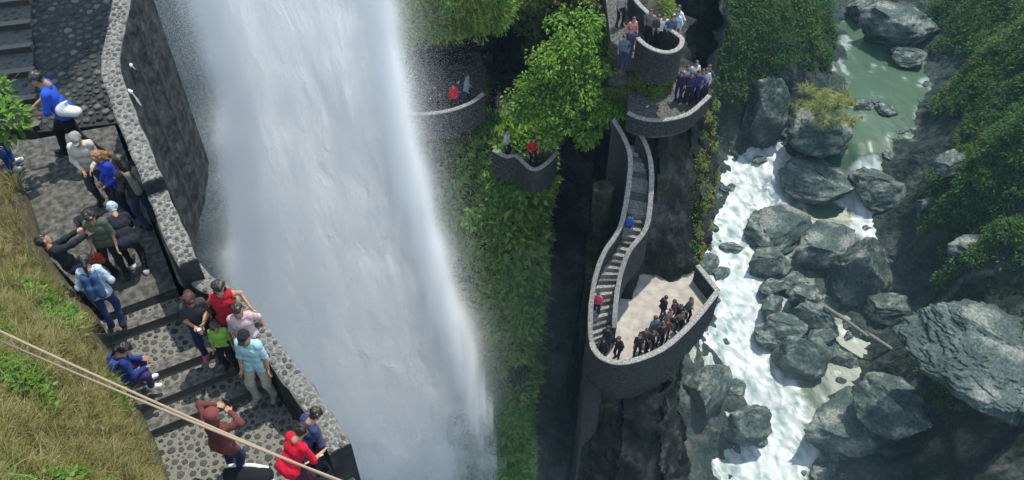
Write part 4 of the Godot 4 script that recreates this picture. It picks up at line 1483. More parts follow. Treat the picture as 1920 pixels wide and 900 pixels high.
func build_near_ground() -> void:
	cobble_kinds()
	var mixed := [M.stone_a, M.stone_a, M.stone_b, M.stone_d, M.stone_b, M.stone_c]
	# the landing, of smooth concrete
	var land := [Vector3(-9.089, 52.000, -11.258), Vector3(-8.020, 52.000, -11.258), Vector3(-6.747, 52.000, -11.624), Vector3(-4.815, 52.000, -8.078), Vector3(-5.702, 52.000, -7.600), Vector3(-6.861, 52.000, -8.686), Vector3(-8.004, 52.000, -10.264), Vector3(-8.735, 52.000, -10.387)]
	var lp := structure("landing", slab_mesh(xz(land), 50.1, LAND), M.landing)
	# steps down from the landing to the yard: a dark riser at each, a concrete nosing, cobbles behind it
	var st := base("lower_steps", Vector3.ZERO)
	st.set_meta("kind", "structure")
	var edges := [[Vector3(-5.813, 52.000, -7.600), Vector3(-4.701, 52.000, -8.078)], [Vector3(-5.757, 51.850, -7.252), Vector3(-4.535, 51.850, -7.857)], [Vector3(-5.258, 51.700, -6.638), Vector3(-3.820, 51.700, -7.359)], [Vector3(-5.000, 51.550, -6.373), Vector3(-3.596, 51.550, -7.120)], [Vector3(-4.872, 51.400, -6.080), Vector3(-3.308, 51.400, -6.884)]]
	var tops := [51.85, 51.7, 51.55, 51.4]
	for i in 4:
		var a: Array = edges[i]
		var b: Array = edges[i + 1]
		var poly := xz([a[0], a[1], b[1], b[0]])
		var tread := part("step", slab_mesh(poly, 50.1 - i * 0.01, tops[i]), M.mortar, st)
		# concrete nosing along the front edge
		var q0: Vector3 = b[0]
		var q1: Vector3 = b[1]
		var back := side_of([q0, q1], 0) * 0.17
		if back.z > 0:
			back = -back
		var nose := xz([q0, q1, q1 + back, q0 + back])
		part("nosing", slab_mesh(nose, tops[i] - 0.12, tops[i] + 0.012), M.concrete, tread)
		var inner := xz([a[0].lerp(a[1], 0.08) - back * 0.15, a[0].lerp(a[1], 0.97) - back * 0.15, q1.lerp(q0, 0.03) + back * 1.15, q0.lerp(q1, 0.08) + back * 1.15])
		var yy: float = tops[i]
		bed_stones(st, inner, func(_q): return yy + 0.004, 0.024, 0.052, 0.006, 75, mixed)
	# the cobbled yard at the foot of the steps
	var yard := base("cobbled_yard", Vector3.ZERO)
	yard.set_meta("kind", "structure")
	var yp := [Vector3(-4.941, 51.250, -6.166), Vector3(-3.603, 51.250, -6.902), Vector3(-3.258, 51.250, -7.079), Vector3(-2.189, 51.250, -5.784), Vector3(-1.826, 51.250, -5.037), Vector3(-4.390, 51.250, -4.756), Vector3(-4.788, 51.250, -5.477)]
	part("bed", slab_mesh(xz(yp), 50.05, YARD), M.mortar, yard)
	var yin := [Vector3(-4.883, 51.250, -6.085), Vector3(-3.575, 51.250, -6.753), Vector3(-3.368, 51.250, -6.928), Vector3(-2.344, 51.250, -5.784), Vector3(-2.055, 51.250, -5.255), Vector3(-4.329, 51.250, -5.037), Vector3(-4.684, 51.250, -5.477)]
	bed_stones(yard, xz(yin), func(_q): return YARD + 0.004, 0.022, 0.056, 0.006, 300, mixed)
	# steps that climb away at the top left, cobbled and worn
	var up := base("upper_steps", Vector3.ZERO)
	up.set_meta("kind", "structure")
	var ups := [[Vector3(-9.234, 52.000, -11.179), Vector3(-7.935, 52.000, -11.474)], [Vector3(-9.437, 52.120, -11.802), Vector3(-8.156, 52.120, -12.028)], [Vector3(-9.618, 52.240, -12.372), Vector3(-8.363, 52.240, -12.640)], [Vector3(-9.792, 52.360, -12.924), Vector3(-8.550, 52.360, -13.190)], [Vector3(-9.963, 52.480, -13.470), Vector3(-8.715, 52.480, -13.732)], [Vector3(-10.145, 52.600, -14.042), Vector3(-8.891, 52.600, -14.300)], [Vector3(-10.338, 52.720, -14.643), Vector3(-9.090, 52.720, -14.932)]]
	for i in 6:
		var a: Array = ups[i]
		var b: Array = ups[i + 1]
		var y := 52.12 + 0.12 * i
		var f0 := Vector3(a[0].x, y, a[0].z)
		var f1 := Vector3(a[1].x, y, a[1].z)
		var tread := part("step", slab_mesh(xz([f0, f1, b[1], b[0]]), 50.02 + 0.003 * i, y), M.stone_b, up)  # this flight is kept in darker stone: shade put into its colour
		var back := Vector3(0, 0, -0.13)
		part("nosing", slab_mesh(xz([f0, f1, f1 + back, f0 + back]), y - 0.1, y + 0.012), M.stone_c, tread)
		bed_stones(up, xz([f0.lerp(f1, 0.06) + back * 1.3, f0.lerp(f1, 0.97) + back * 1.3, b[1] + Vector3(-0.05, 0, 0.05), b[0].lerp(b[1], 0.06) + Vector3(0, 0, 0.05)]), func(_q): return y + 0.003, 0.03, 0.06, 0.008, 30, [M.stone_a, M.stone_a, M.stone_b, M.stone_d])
	# beside them a rough cobbled ramp climbs to the same height along the parapet
	var ramp := base("cobbled_ramp", Vector3.ZERO)
	ramp.set_meta("kind", "structure")
	var ra := [Vector3(-7.981, 52.020, -11.424), Vector3(-6.600, 52.020, -11.670), Vector3(-7.536, 52.740, -15.346), Vector3(-9.293, 52.740, -15.346)]
	var rt := PackedVector3Array()
	quad(rt, ra[0], ra[3], ra[2], ra[1])
	for e in [[0, 1], [1, 2], [2, 3], [3, 0]]:
		var p0: Vector3 = ra[e[0]]
		var p1: Vector3 = ra[e[1]]
		quad(rt, p0, p1, Vector3(p1.x, 50.0, p1.z), Vector3(p0.x, 50.0, p0.z))
	part("bed", flat_from(rt), M.stone_d, ramp)  # near-black bed stands in for shade over the ramp
	var z_low: float = ra[0].z
	var z_high: float = ra[3].z
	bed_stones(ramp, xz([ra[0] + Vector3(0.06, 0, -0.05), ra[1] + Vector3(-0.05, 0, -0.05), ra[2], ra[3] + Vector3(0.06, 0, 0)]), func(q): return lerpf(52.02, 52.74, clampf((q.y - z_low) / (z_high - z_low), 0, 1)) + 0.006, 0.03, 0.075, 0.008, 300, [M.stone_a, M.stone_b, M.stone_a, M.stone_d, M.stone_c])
	# the parapet in three lengths of different height
	var sections := [[[Vector3(-6.252, 54.300, -13.243), Vector3(-6.107, 54.100, -12.165), Vector3(-6.043, 53.950, -11.390), Vector3(-5.955, 53.850, -10.797), Vector3(-5.704, 53.750, -10.236), Vector3(-5.454, 53.600, -9.764), Vector3(-5.170, 53.500, -9.257), Vector3(-4.912, 53.450, -8.797)], 0.28, "upper length of the cobble-topped parapet beside the dark steps", 90],
		[[Vector3(-4.979, 53.200, -8.905), Vector3(-4.716, 53.150, -8.439), Vector3(-4.459, 53.100, -7.994), Vector3(-4.240, 53.100, -7.619)], 0.28, "middle length of the cobble-topped parapet, beside the smooth landing", 70],
		[[Vector3(-4.317, 52.750, -7.787), Vector3(-4.138, 52.650, -7.645), Vector3(-3.859, 52.500, -7.554), Vector3(-3.496, 52.350, -7.191), Vector3(-3.093, 52.200, -6.762), Vector3(-2.711, 52.050, -6.307), Vector3(-2.355, 52.050, -5.836), Vector3(-2.134, 52.050, -5.484)], 0.28, "lower length of the cobble-topped parapet, with people leaning on it", 140]]
	for s in sections:
		var line := smooth_line(s[0], 5)
		var w := base("parapet_wall", line[0])
		tag(w, s[2], "wall", "lengths of the stone parapet along the path")
		var local := []
		var feet := []
		for p in line:
			local.append(p - w.position)
			feet.append(49.6 - w.position.y)
		part("masonry", wall_mesh(local, feet, s[1], 0.05), M.parapet_masonry, w)
		var shape := []
		for i in line.size():
			shape.append(line[i] + side_of(line, i) * (s[1] * 0.5 - 0.035))
		for i in range(line.size() - 1, -1, -1):
			shape.append(line[i] - side_of(line, i) * (s[1] * 0.5 - 0.035))
		# a mortar cap on which the stones are bedded
		var cap := []
		for p in line:
			cap.append(p - w.position + Vector3(0, 0.025, 0))
		var cf := []
		for p in cap:
			cf.append(p.y - 0.07)
		part("mortar_cap", wall_mesh(cap, cf, s[1] * 0.97, 0.03), M.cap_mortar, w)
		var high := func(q: Vector2) -> float:
			var best := 1e9
			var y := 0.0
			for i in line.size() - 1:
				var a := Vector2(line[i].x, line[i].z)
				var b := Vector2(line[i + 1].x, line[i + 1].z)
				var c := Geometry2D.get_closest_point_to_segment(q, a, b)
				if c.distance_to(q) < best:
					best = c.distance_to(q)
					y = lerpf(line[i].y, line[i + 1].y, a.distance_to(c) / maxf(a.distance_to(b), 1e-5))
			return y + 0.027
		bed_stones(w, xz(shape), high, 0.016, 0.042, 0.006, s[3] * 2, [M.stone_b, M.stone_c, M.stone_a, M.stone_c, M.stone_b])
	# the bank on the left: earth that rises from the path towards the viewpoint
	var foot := [Vector3(-9.402, 52.300, -11.077), Vector3(-8.323, 52.150, -10.378), Vector3(-7.772, 52.050, -10.153), Vector3(-6.818, 52.050, -8.663), Vector3(-6.239, 52.020, -8.013), Vector3(-5.722, 51.950, -7.489), Vector3(-5.374, 51.700, -6.913), Vector3(-5.035, 51.500, -6.445), Vector3(-4.758, 51.300, -5.992), Vector3(-4.447, 51.270, -5.467), Vector3(-4.156, 51.260, -5.033), Vector3(-3.731, 51.260, -4.217)]
	var rise := [Vector3(-8.745, 54.600, -7.686), Vector3(-7.774, 54.600, -6.906), Vector3(-6.661, 54.900, -5.598), Vector3(-5.626, 55.200, -4.622), Vector3(-4.898, 55.400, -3.947), Vector3(-4.355, 55.500, -3.497), Vector3(-4.003, 55.600, -3.042), Vector3(-3.673, 55.700, -2.707), Vector3(-3.369, 55.700, -2.398), Vector3(-3.024, 55.700, -2.039), Vector3(-2.774, 55.700, -1.706), Vector3(-2.475, 55.700, -1.397)]
	var v := PackedVector3Array()
	var col := PackedColorArray()
	var idx := PackedInt32Array()
	var fl := smooth_line(foot, 10)
	var rl := smooth_line(rise, 10)
	var across := 60
	for i in fl.size():
		for j in across:
			var u := float(j) / (across - 1)
			var p: Vector3 = fl[i].lerp(rl[i], u)
			p.y += 0.55 * sin(u * PI) * 0.35 + (0.16 * rough_noise.get_noise_3dv(p * 4.0) + 0.07 * fine_noise.get_noise_3dv(p * 3.0)) * smoothstep(0.0, 0.12, u)
			if j == 0:
				p.y -= 0.5
			elif j == 1:
				p = fl[i]
			v.append(p)
			var n := fine_noise.get_noise_3dv(p * 1.6)
			var c := Color(0.15, 0.13, 0.085).lerp(Color(0.07, 0.085, 0.032), smoothstep(-0.1, 0.3, n)).lerp(Color(0.22, 0.19, 0.13), smoothstep(0.1, 0.4, -n))
			if u < 0.13:
				c = c.lerp(Color(0.15, 0.155, 0.125), 0.75)
			col.append(c)
	for i in fl.size() - 1:
		for j in across - 1:
			var a := i * across + j
			idx.append_array(PackedInt32Array([a, a + 1, a + across + 1, a, a + across + 1, a + across]))
	bank_v = v
	bank_rows = across
	structure("hillside", arrays(v, idx, smooth_normals(v, idx), col), M.earth)
	# cables stretched across the view between the bank and the far side
	var cables := [[Vector3(-5.955, 55.026, -5.600), Vector3(-1.384, 53.975, -3.950), 0.015, "upper of two tan cables stretched across the grassy bank", 0.10], [Vector3(-6.013, 54.883, -5.570), Vector3(-1.371, 54.060, -3.930), 0.014, "lower of two tan cables stretched across the grassy bank", 0.10]]
	for c in cables:
		var p := []
		for i in 25:
			var u := i / 24.0
			p.append(c[0].lerp(c[1], u) - Vector3(0, c[4] * 4.0 * u * (1 - u), 0))
		tag(part("cable", tube_mesh(p, c[2], c[2], 8), M.rope), c[3], "cable", "cables over the path")
	var wp := [Vector3(-3.079, 51.800, -5.112), Vector3(-2.622, 51.950, -5.291), Vector3(-2.310, 52.100, -5.384)]
	tag(part("thin_wire", tube_mesh(smooth_line(wp, 4), 0.012, 0.012, 6), M.wire), "thin pale wire running from the yard to the end of the parapet", "wire")
	# two pipes through the parapet, each with a thin jet of water
	for j in [[Vector3(-5.956, 53.550, -11.261), Vector3(-5.888, 53.500, -11.287), [Vector3(-5.888, 53.500, -11.287), Vector3(-5.970, 53.100, -11.581), Vector3(-6.197, 52.200, -12.160), Vector3(-6.684, 50.800, -13.096), Vector3(-7.315, 49.000, -14.158), Vector3(-7.857, 47.400, -14.986)], "upper spout pipe through the parapet with a long thin water jet"], [Vector3(-5.820, 53.450, -10.736), Vector3(-5.770, 53.400, -10.760), [Vector3(-5.770, 53.400, -10.760), Vector3(-5.824, 53.100, -10.939), Vector3(-5.989, 52.600, -11.282), Vector3(-6.350, 51.700, -11.930)], "lower spout pipe through the parapet with a short thin water jet"]]:
		var o := base("spout", j[0])
		tag(o, j[3], "pipe", "spouts in the parapet")
		var l := []
		for p in j[2]:
			l.append(p - j[0])
		part("pipe", tube_mesh([Vector3.ZERO, j[1] - j[0]], 0.035, 0.035, 10), M.pipe, o)
		part("water_jet", tube_mesh(smooth_line(l, 6), 0.010, 0.018, 6, 0.8), M.foam, o)


var bank_v := PackedVector3Array()
var bank_rows := 0



# ---------------------------------------------------------------- stairs, platform and balconies across the gorge
func wall_on(parent: Node3D, called: String, line: Array, feet: float, width: float, mat: Material, cop := true) -> void:
	var local := []
	var ft := []
	for p in line:
		local.append(p - parent.position)
		ft.append(feet - parent.position.y if feet < 900.0 else p.y - parent.position.y - (feet - 900.0))
	var stone := part(called, wall_mesh(local, ft, width, 0.03), mat, parent)
	if cop:
		var c := []
		var cf := []
		for p in local:
			c.append(p + Vector3(0, 0.05, 0))
			cf.append(p.y - 0.004)
		part("coping", wall_mesh(c, cf, width + 0.05, 0.015), M.coping, stone)


func build_far_structures() -> void:
	# the winding staircase between two parapets
	var outer := smooth_line([Vector3(4.155, 38.000, -28.231), Vector3(4.560, 37.500, -27.812), Vector3(4.852, 36.950, -27.282), Vector3(4.847, 36.200, -26.640), Vector3(4.677, 35.350, -25.777), Vector3(4.426, 34.650, -25.162), Vector3(3.813, 33.950, -24.481), Vector3(3.466, 33.200, -23.779), Vector3(3.295, 32.350, -22.952), Vector3(3.284, 31.500, -22.201), Vector3(3.356, 31.200, -21.952)], 6)
	var inner := smooth_line([Vector3(5.141, 37.800, -27.799), Vector3(5.526, 37.200, -27.494), Vector3(5.749, 36.500, -26.962), Vector3(5.740, 35.600, -26.088), Vector3(5.556, 34.700, -25.236), Vector3(4.915, 34.100, -24.585), Vector3(4.577, 33.450, -24.062), Vector3(4.387, 32.750, -23.400), Vector3(4.301, 32.100, -22.724), Vector3(4.297, 31.600, -22.404)], 6)
	var stairs := base("stone_staircase", outer[0] - Vector3(0, 1, 0))
	tag(stairs, "narrow winding stone staircase down the tower cliff to the pale platform", "staircase")
	var count := 33
	for i in count:
		var u0 := float(i) / count
		var u1 := float(i + 1) / count
		var pts := []
		for e in [[outer, u0], [inner, u0], [inner, u1], [outer, u1]]:
			var l: Array = e[0]
			var f: float = e[1] * (l.size() - 1)
			var k := mini(int(f), l.size() - 2)
			pts.append(l[k].lerp(l[k + 1], f - k) - stairs.position)
		var y: float = (pts[0].y + pts[1].y) * 0.5 - 0.95
		part("step", slab_mesh(xz(pts), y - 1.6, y), M.coping if i % 3 else M.concrete, stairs)
	wall_on(stairs, "outer_parapet", outer, 18.0, 0.16, M.masonry)
	wall_on(stairs, "inner_parapet", inner, 902.2, 0.16, M.masonry)
	# the pale viewing platform
	var rim := smooth_line([Vector3(3.356, 31.200, -21.952), Vector3(3.424, 31.200, -21.599), Vector3(3.749, 31.200, -21.144), Vector3(4.394, 31.200, -20.933), Vector3(5.290, 31.200, -21.118), Vector3(6.467, 31.200, -21.761), Vector3(7.755, 31.200, -23.037), Vector3(9.060, 31.200, -24.701)], 6)
	var side := [Vector3(9.060, 31.200, -24.701), Vector3(8.740, 31.200, -25.400), Vector3(8.373, 31.200, -26.178)]
	var plat := base("viewing_platform", Vector3(rim[18].x, 30.2, rim[18].z))
	tag(plat, "pale curved viewing platform jutting over the rapids with people along its wall", "platform")
	var fl := []
	for p in rim:
		fl.append(p - plat.position)
	for p in [side[1], side[2], Vector3(9.0, 0, -28.4), Vector3(6.5, 0, -27.5), Vector3(5.0, 0, -26.0), Vector3(4.6, 0, -24.6)]:
		fl.append(p - plat.position)
	part("floor", slab_mesh(xz(fl), -0.6, 0.0), M.pale_floor, plat)
	wall_on(plat, "parapet", rim, 29.2, 0.2, M.masonry)
	wall_on(plat, "parapet", side, 29.2, 0.2, M.masonry)
	# the buttress under it, leaning in towards the cliff
	var v := PackedVector3Array()
	var idx := PackedInt32Array()
	var rows := 10
	var mid := Vector3(6.6, 0, -27.0)
	var full: Array = rim + side
	for j in rows + 1:
		var u := float(j) / rows
		for p in full:
			var q: Vector3 = Vector3(p.x, lerpf(29.8, 24.8, u), p.z).lerp(Vector3(mid.x, lerpf(29.8, 24.8, u), mid.z), 0.5 * u * u)
			q += Vector3(1, 0, 1) * (0.08 + 0.5 * u) * rough_noise.get_noise_3dv(q * 3.0)
			v.append(q - plat.position)
	for j in rows:
		for k in full.size() - 1:
			var a := j * full.size() + k
			idx.append_array(PackedInt32Array([a, a + 1, a + full.size() + 1, a, a + full.size() + 1, a + full.size()]))
	part("buttress", arrays(v, idx, smooth_normals(v, idx)), M.masonry, plat)
	# balconies: floor slab, curved parapet with a pale coping
	var balconies := [
		[[Vector3(4.625, 38.900, -27.594), Vector3(5.061, 38.900, -27.269), Vector3(5.890, 38.900, -27.140), Vector3(6.993, 38.900, -27.529), Vector3(8.007, 38.900, -28.662)], 0.35, 38.5, [Vector3(8.0, 0, -31), Vector3(5.0, 0, -31)], "half-round balcony with mossy floor at the head of the winding stairs", 0.35],
		[[Vector3(4.743, 42.000, -28.231), Vector3(4.878, 42.000, -27.961), Vector3(5.196, 42.000, -27.562), Vector3(5.724, 42.000, -27.331), Vector3(6.187, 42.000, -27.562), Vector3(6.394, 42.000, -28.096), Vector3(6.224, 42.000, -28.504), Vector3(5.728, 42.000, -29.128), Vector3(5.241, 42.000, -29.986), Vector3(4.946, 42.000, -30.611), Vector3(4.713, 42.000, -31.557)], 1.0, 41.0, [Vector3(3.9, 0, -34), Vector3(3.9, 0, -29.5)], "uppermost small balcony crowded with people above the mossy drum", 0.4],
		[[Vector3(-4.991, 37.300, -29.505), Vector3(-4.260, 37.300, -29.435), Vector3(-3.401, 37.300, -29.470), Vector3(-2.505, 37.300, -29.716), Vector3(-1.723, 37.300, -30.214), Vector3(-1.253, 37.300, -30.793)], 0.95, 36.4, [Vector3(-1.2, 0, -34), Vector3(-7, 0, -34)], "curved balcony beside the waterfall in front of the dark cave", 0.5],
		[[Vector3(-0.823, 35.300, -29.356), Vector3(-0.233, 35.300, -28.942), Vector3(0.187, 35.300, -28.976), Vector3(0.875, 35.300, -28.130), Vector3(1.530, 35.300, -28.533), Vector3(1.971, 35.300, -29.252)], 0.9, 34.4, [Vector3(2.0, 0, -31.6), Vector3(-0.8, 0, -31.6)], "small angular balcony under the bright green tree", 0.5]]
	for b in balconies:
		var line := smooth_line(b[0], 4)
		var o := base("balcony", Vector3(line[0].x, b[2], line[0].z))
		tag(o, b[4], "balcony", "balconies on the cliff")
		var poly := []
		for p in line:
			poly.append(p - o.position)
		for p in b[3]:
			poly.append(p - o.position)
		part("floor", slab_mesh(xz(poly), -0.5, 0.0), M.masonry if b[2] < 37.0 else M.landing, o)
		wall_on(o, "parapet", line, b[2] - b[5], 0.14, M.masonry)
	# two pale poles stranded among the boulders
	for l in [[Vector3(24.920, 5.300, -43.945), Vector3(27.935, 5.000, -41.030), "upper stranded pole lying across the boulders"], [Vector3(27.836, 5.200, -41.192), Vector3(29.933, 5.200, -38.994), "lower stranded pole lying across the boulders"]]:
		tag(part("stranded_pole", tube_mesh([l[0], l[0].lerp(l[1], 0.5) + Vector3(0, 0.1, 0), l[1]], 0.16, 0.13, 8, 0.3), M.log), l[2], "pole", "stranded poles")



# ---------------------------------------------------------------- plants
func leaf(t: PackedVector3Array, c: PackedColorArray, p: Vector3, dir: Vector3, up: Vector3, l: float, w: float, col: Color) -> void:
	var s := dir.cross(up).normalized() * w * 0.5
	var m := p + dir * l * 0.45
	var lift := up * w * 0.22
	var tip := p + dir * l - up * l * 0.12
	t.append_array(PackedVector3Array([p, m - s + lift, tip, p, tip, m + s + lift]))
	for i in 6:
		c.append(col)


func leaf_clump(count: int, rad: Vector3, l: float, cols: Array) -> ArrayMesh:
	var t := PackedVector3Array()
	var c := PackedColorArray()
	for i in count:
		var d := Vector3(rng.randfn(), rng.randfn() * 0.8 + 0.35, rng.randfn()).normalized()
		var p := d * rad * (0.45 + 0.55 * sqrt(rng.randf()))
		var dir := (d + Vector3(rng.randf_range(-1, 1), rng.randf_range(-0.9, 0.3), rng.randf_range(-1, 1)) * 0.9).normalized()
		var up := (Vector3(rng.randf_range(-0.7, 0.7), 1, rng.randf_range(-0.7, 0.7))).normalized()
		var k: Color = cols[rng.randi() % cols.size()]
		leaf(t, c, p, dir, up, l * rng.randf_range(0.7, 1.3), l * rng.randf_range(0.4, 0.6), k * rng.randf_range(0.8, 1.2))
	return flat_from(t, c)


func grass_clump(count: int, h: float, w: float, spread: float, droop: float, cols: Array) -> ArrayMesh:
	var t := PackedVector3Array()
	var c := PackedColorArray()
	for i in count:
		var g := rng.randf() * TAU
		var o := Vector3(cos(g), 0, sin(g))
		var p := o * spread * rng.randf() * 0.35
		var lean := rng.randf_range(0.15, 1.0) * spread
		var hh := h * rng.randf_range(0.55, 1.1)
		var s := Vector3(-o.z, 0, o.x) * w * 0.5
		var k: Color = cols[rng.randi() % cols.size()] * rng.randf_range(0.65, 1.2)
		var prev := p
		for e in 3:
			var u := (e + 1) / 3.0
			var q := p + o * lean * u * u + Vector3(0, hh * (u - droop * u * u), 0)
			var w0 := 1.0 - e / 3.0
			var w1 := 1.0 - u
			t.append_array(PackedVector3Array([prev - s * w0, q - s * w1, prev + s * w0]))
			var n := 3
			if e < 2:
				t.append_array(PackedVector3Array([q - s * w1, q + s * w1, prev + s * w0]))
				n = 6
			for z in n:
				c.append(k)
			prev = q
	return flat_from(t, c)


func upright(p: Vector3, s: float, tip := 0.25) -> Transform3D:
	var b := Basis(Vector3(rng.randf_range(-1, 1), 0, rng.randf_range(-1, 1)).normalized(), rng.randf_range(0, tip)) * Basis(Vector3.UP, rng.randf() * TAU)
	return Transform3D(b.scaled_local(Vector3(s, s * rng.randf_range(0.8, 1.2), s)), p)


# points on a mesh's faces, by area, that pass a test of place and normal
func scatter(m: ArrayMesh, count: int, keep: Callable) -> Array:
	var a := m.surface_get_arrays(0)
	var v: PackedVector3Array = a[Mesh.ARRAY_VERTEX]
	var idx: PackedInt32Array = a[Mesh.ARRAY_INDEX]
	var sums := PackedFloat32Array()
	var total := 0.0
	for i in range(0, idx.size(), 3):
		total += (v[idx[i + 1]] - v[idx[i]]).cross(v[idx[i + 2]] - v[idx[i]]).length() * 0.5
		sums.append(total)
	var out := []
	for i in count:
		var k := mini(sums.bsearch(rng.randf() * total), sums.size() - 1) * 3
		var r1 := sqrt(rng.randf())
		var r2 := rng.randf()
		var p := v[idx[k]] * (1 - r1) + v[idx[k + 1]] * r1 * (1 - r2) + v[idx[k + 2]] * r1 * r2
		if keep.call(p):
			out.append(p)
	return out


func limb(p0: Vector3, dir: Vector3, len: float, r: float, depth: int, limbs: Array, tips: Array) -> void:
	var pts := [p0]
	var p := p0
	var d := dir
	for i in 4:
		d = (d + Vector3(rng.randf_range(-1, 1), rng.randf_range(-0.3, 0.6), rng.randf_range(-1, 1)) * 0.22).normalized()
		p += d * len / 4.0
		pts.append(p)
	limbs.append([pts, r, r * 0.6])
	if depth == 0:
		tips.append(p)
		return
	if depth == 1:
		tips.append(pts[3])
	for k in 3:
		var side := Vector3(rng.randf_range(-1, 1), rng.randf_range(-0.15, 0.8), rng.randf_range(-1, 1)).normalized()
		limb(pts[2 + k % 3], (d * 0.6 + side).normalized(), len * rng.randf_range(0.6, 0.8), r * 0.55, depth - 1, limbs, tips)


func tree(called: String, label: String, foot: Vector3, crown: Vector3, lobes: Array, leaves: int, l: float, cols: Array) -> void:
	var o := base(called, foot)
	tag(o, label, "tree")
	var limbs := []
	var tips := []
	var up := crown - foot
	limb(Vector3.ZERO, up.normalized(), up.length() * 0.55, 0.16, 3, limbs, tips)
	part("trunk", tube_mesh(limbs[0][0], limbs[0][1], limbs[0][2], 9, 0.2), M.bark, o)
	for i in range(1, mini(limbs.size(), 22)):
		part("limb", tube_mesh(limbs[i][0], limbs[i][1], limbs[i][2], 6, 0.2), M.bark, o)
	# leaves gather in uneven clumps through the crown
	var centres := []
	for q in lobes:
		var rad: float = q[1]
		for i in int(26.0 * rad):
			var d := Vector3(rng.randfn(), rng.randfn(), rng.randfn()).normalized() * pow(rng.randf(), 0.35)
			centres.append([q[0] - foot + d * rad, rng.randf_range(0.22, 0.5)])
	for p in tips:
		centres.append([p.lerp(up, 0.3), rng.randf_range(0.25, 0.45)])
	var t := PackedVector3Array()
	var c := PackedColorArray()
	for i in leaves:
		var q: Array = centres[rng.randi() % centres.size()]
		var d := Vector3(rng.randfn(), rng.randfn() * 0.6 + 0.2, rng.randfn()).normalized()
		var p: Vector3 = q[0] + d * q[1] * (0.3 + 0.7 * sqrt(rng.randf()))
		var dir := (Vector3(d.x, d.y - 0.6, d.z) + Vector3(rng.randf_range(-1, 1), rng.randf_range(-1, 1), rng.randf_range(-1, 1)) * 0.7).normalized()
		var k: Color = cols[rng.randi() % cols.size()]
		leaf(t, c, p, dir, Vector3(rng.randf_range(-0.6, 0.6), 1, rng.randf_range(-0.6, 0.6)).normalized(), l * rng.randf_range(0.7, 1.3), l * rng.randf_range(0.45, 0.65), k * rng.randf_range(0.75, 1.25))
	part("crown", flat_from(t, c), M.leaf, o)


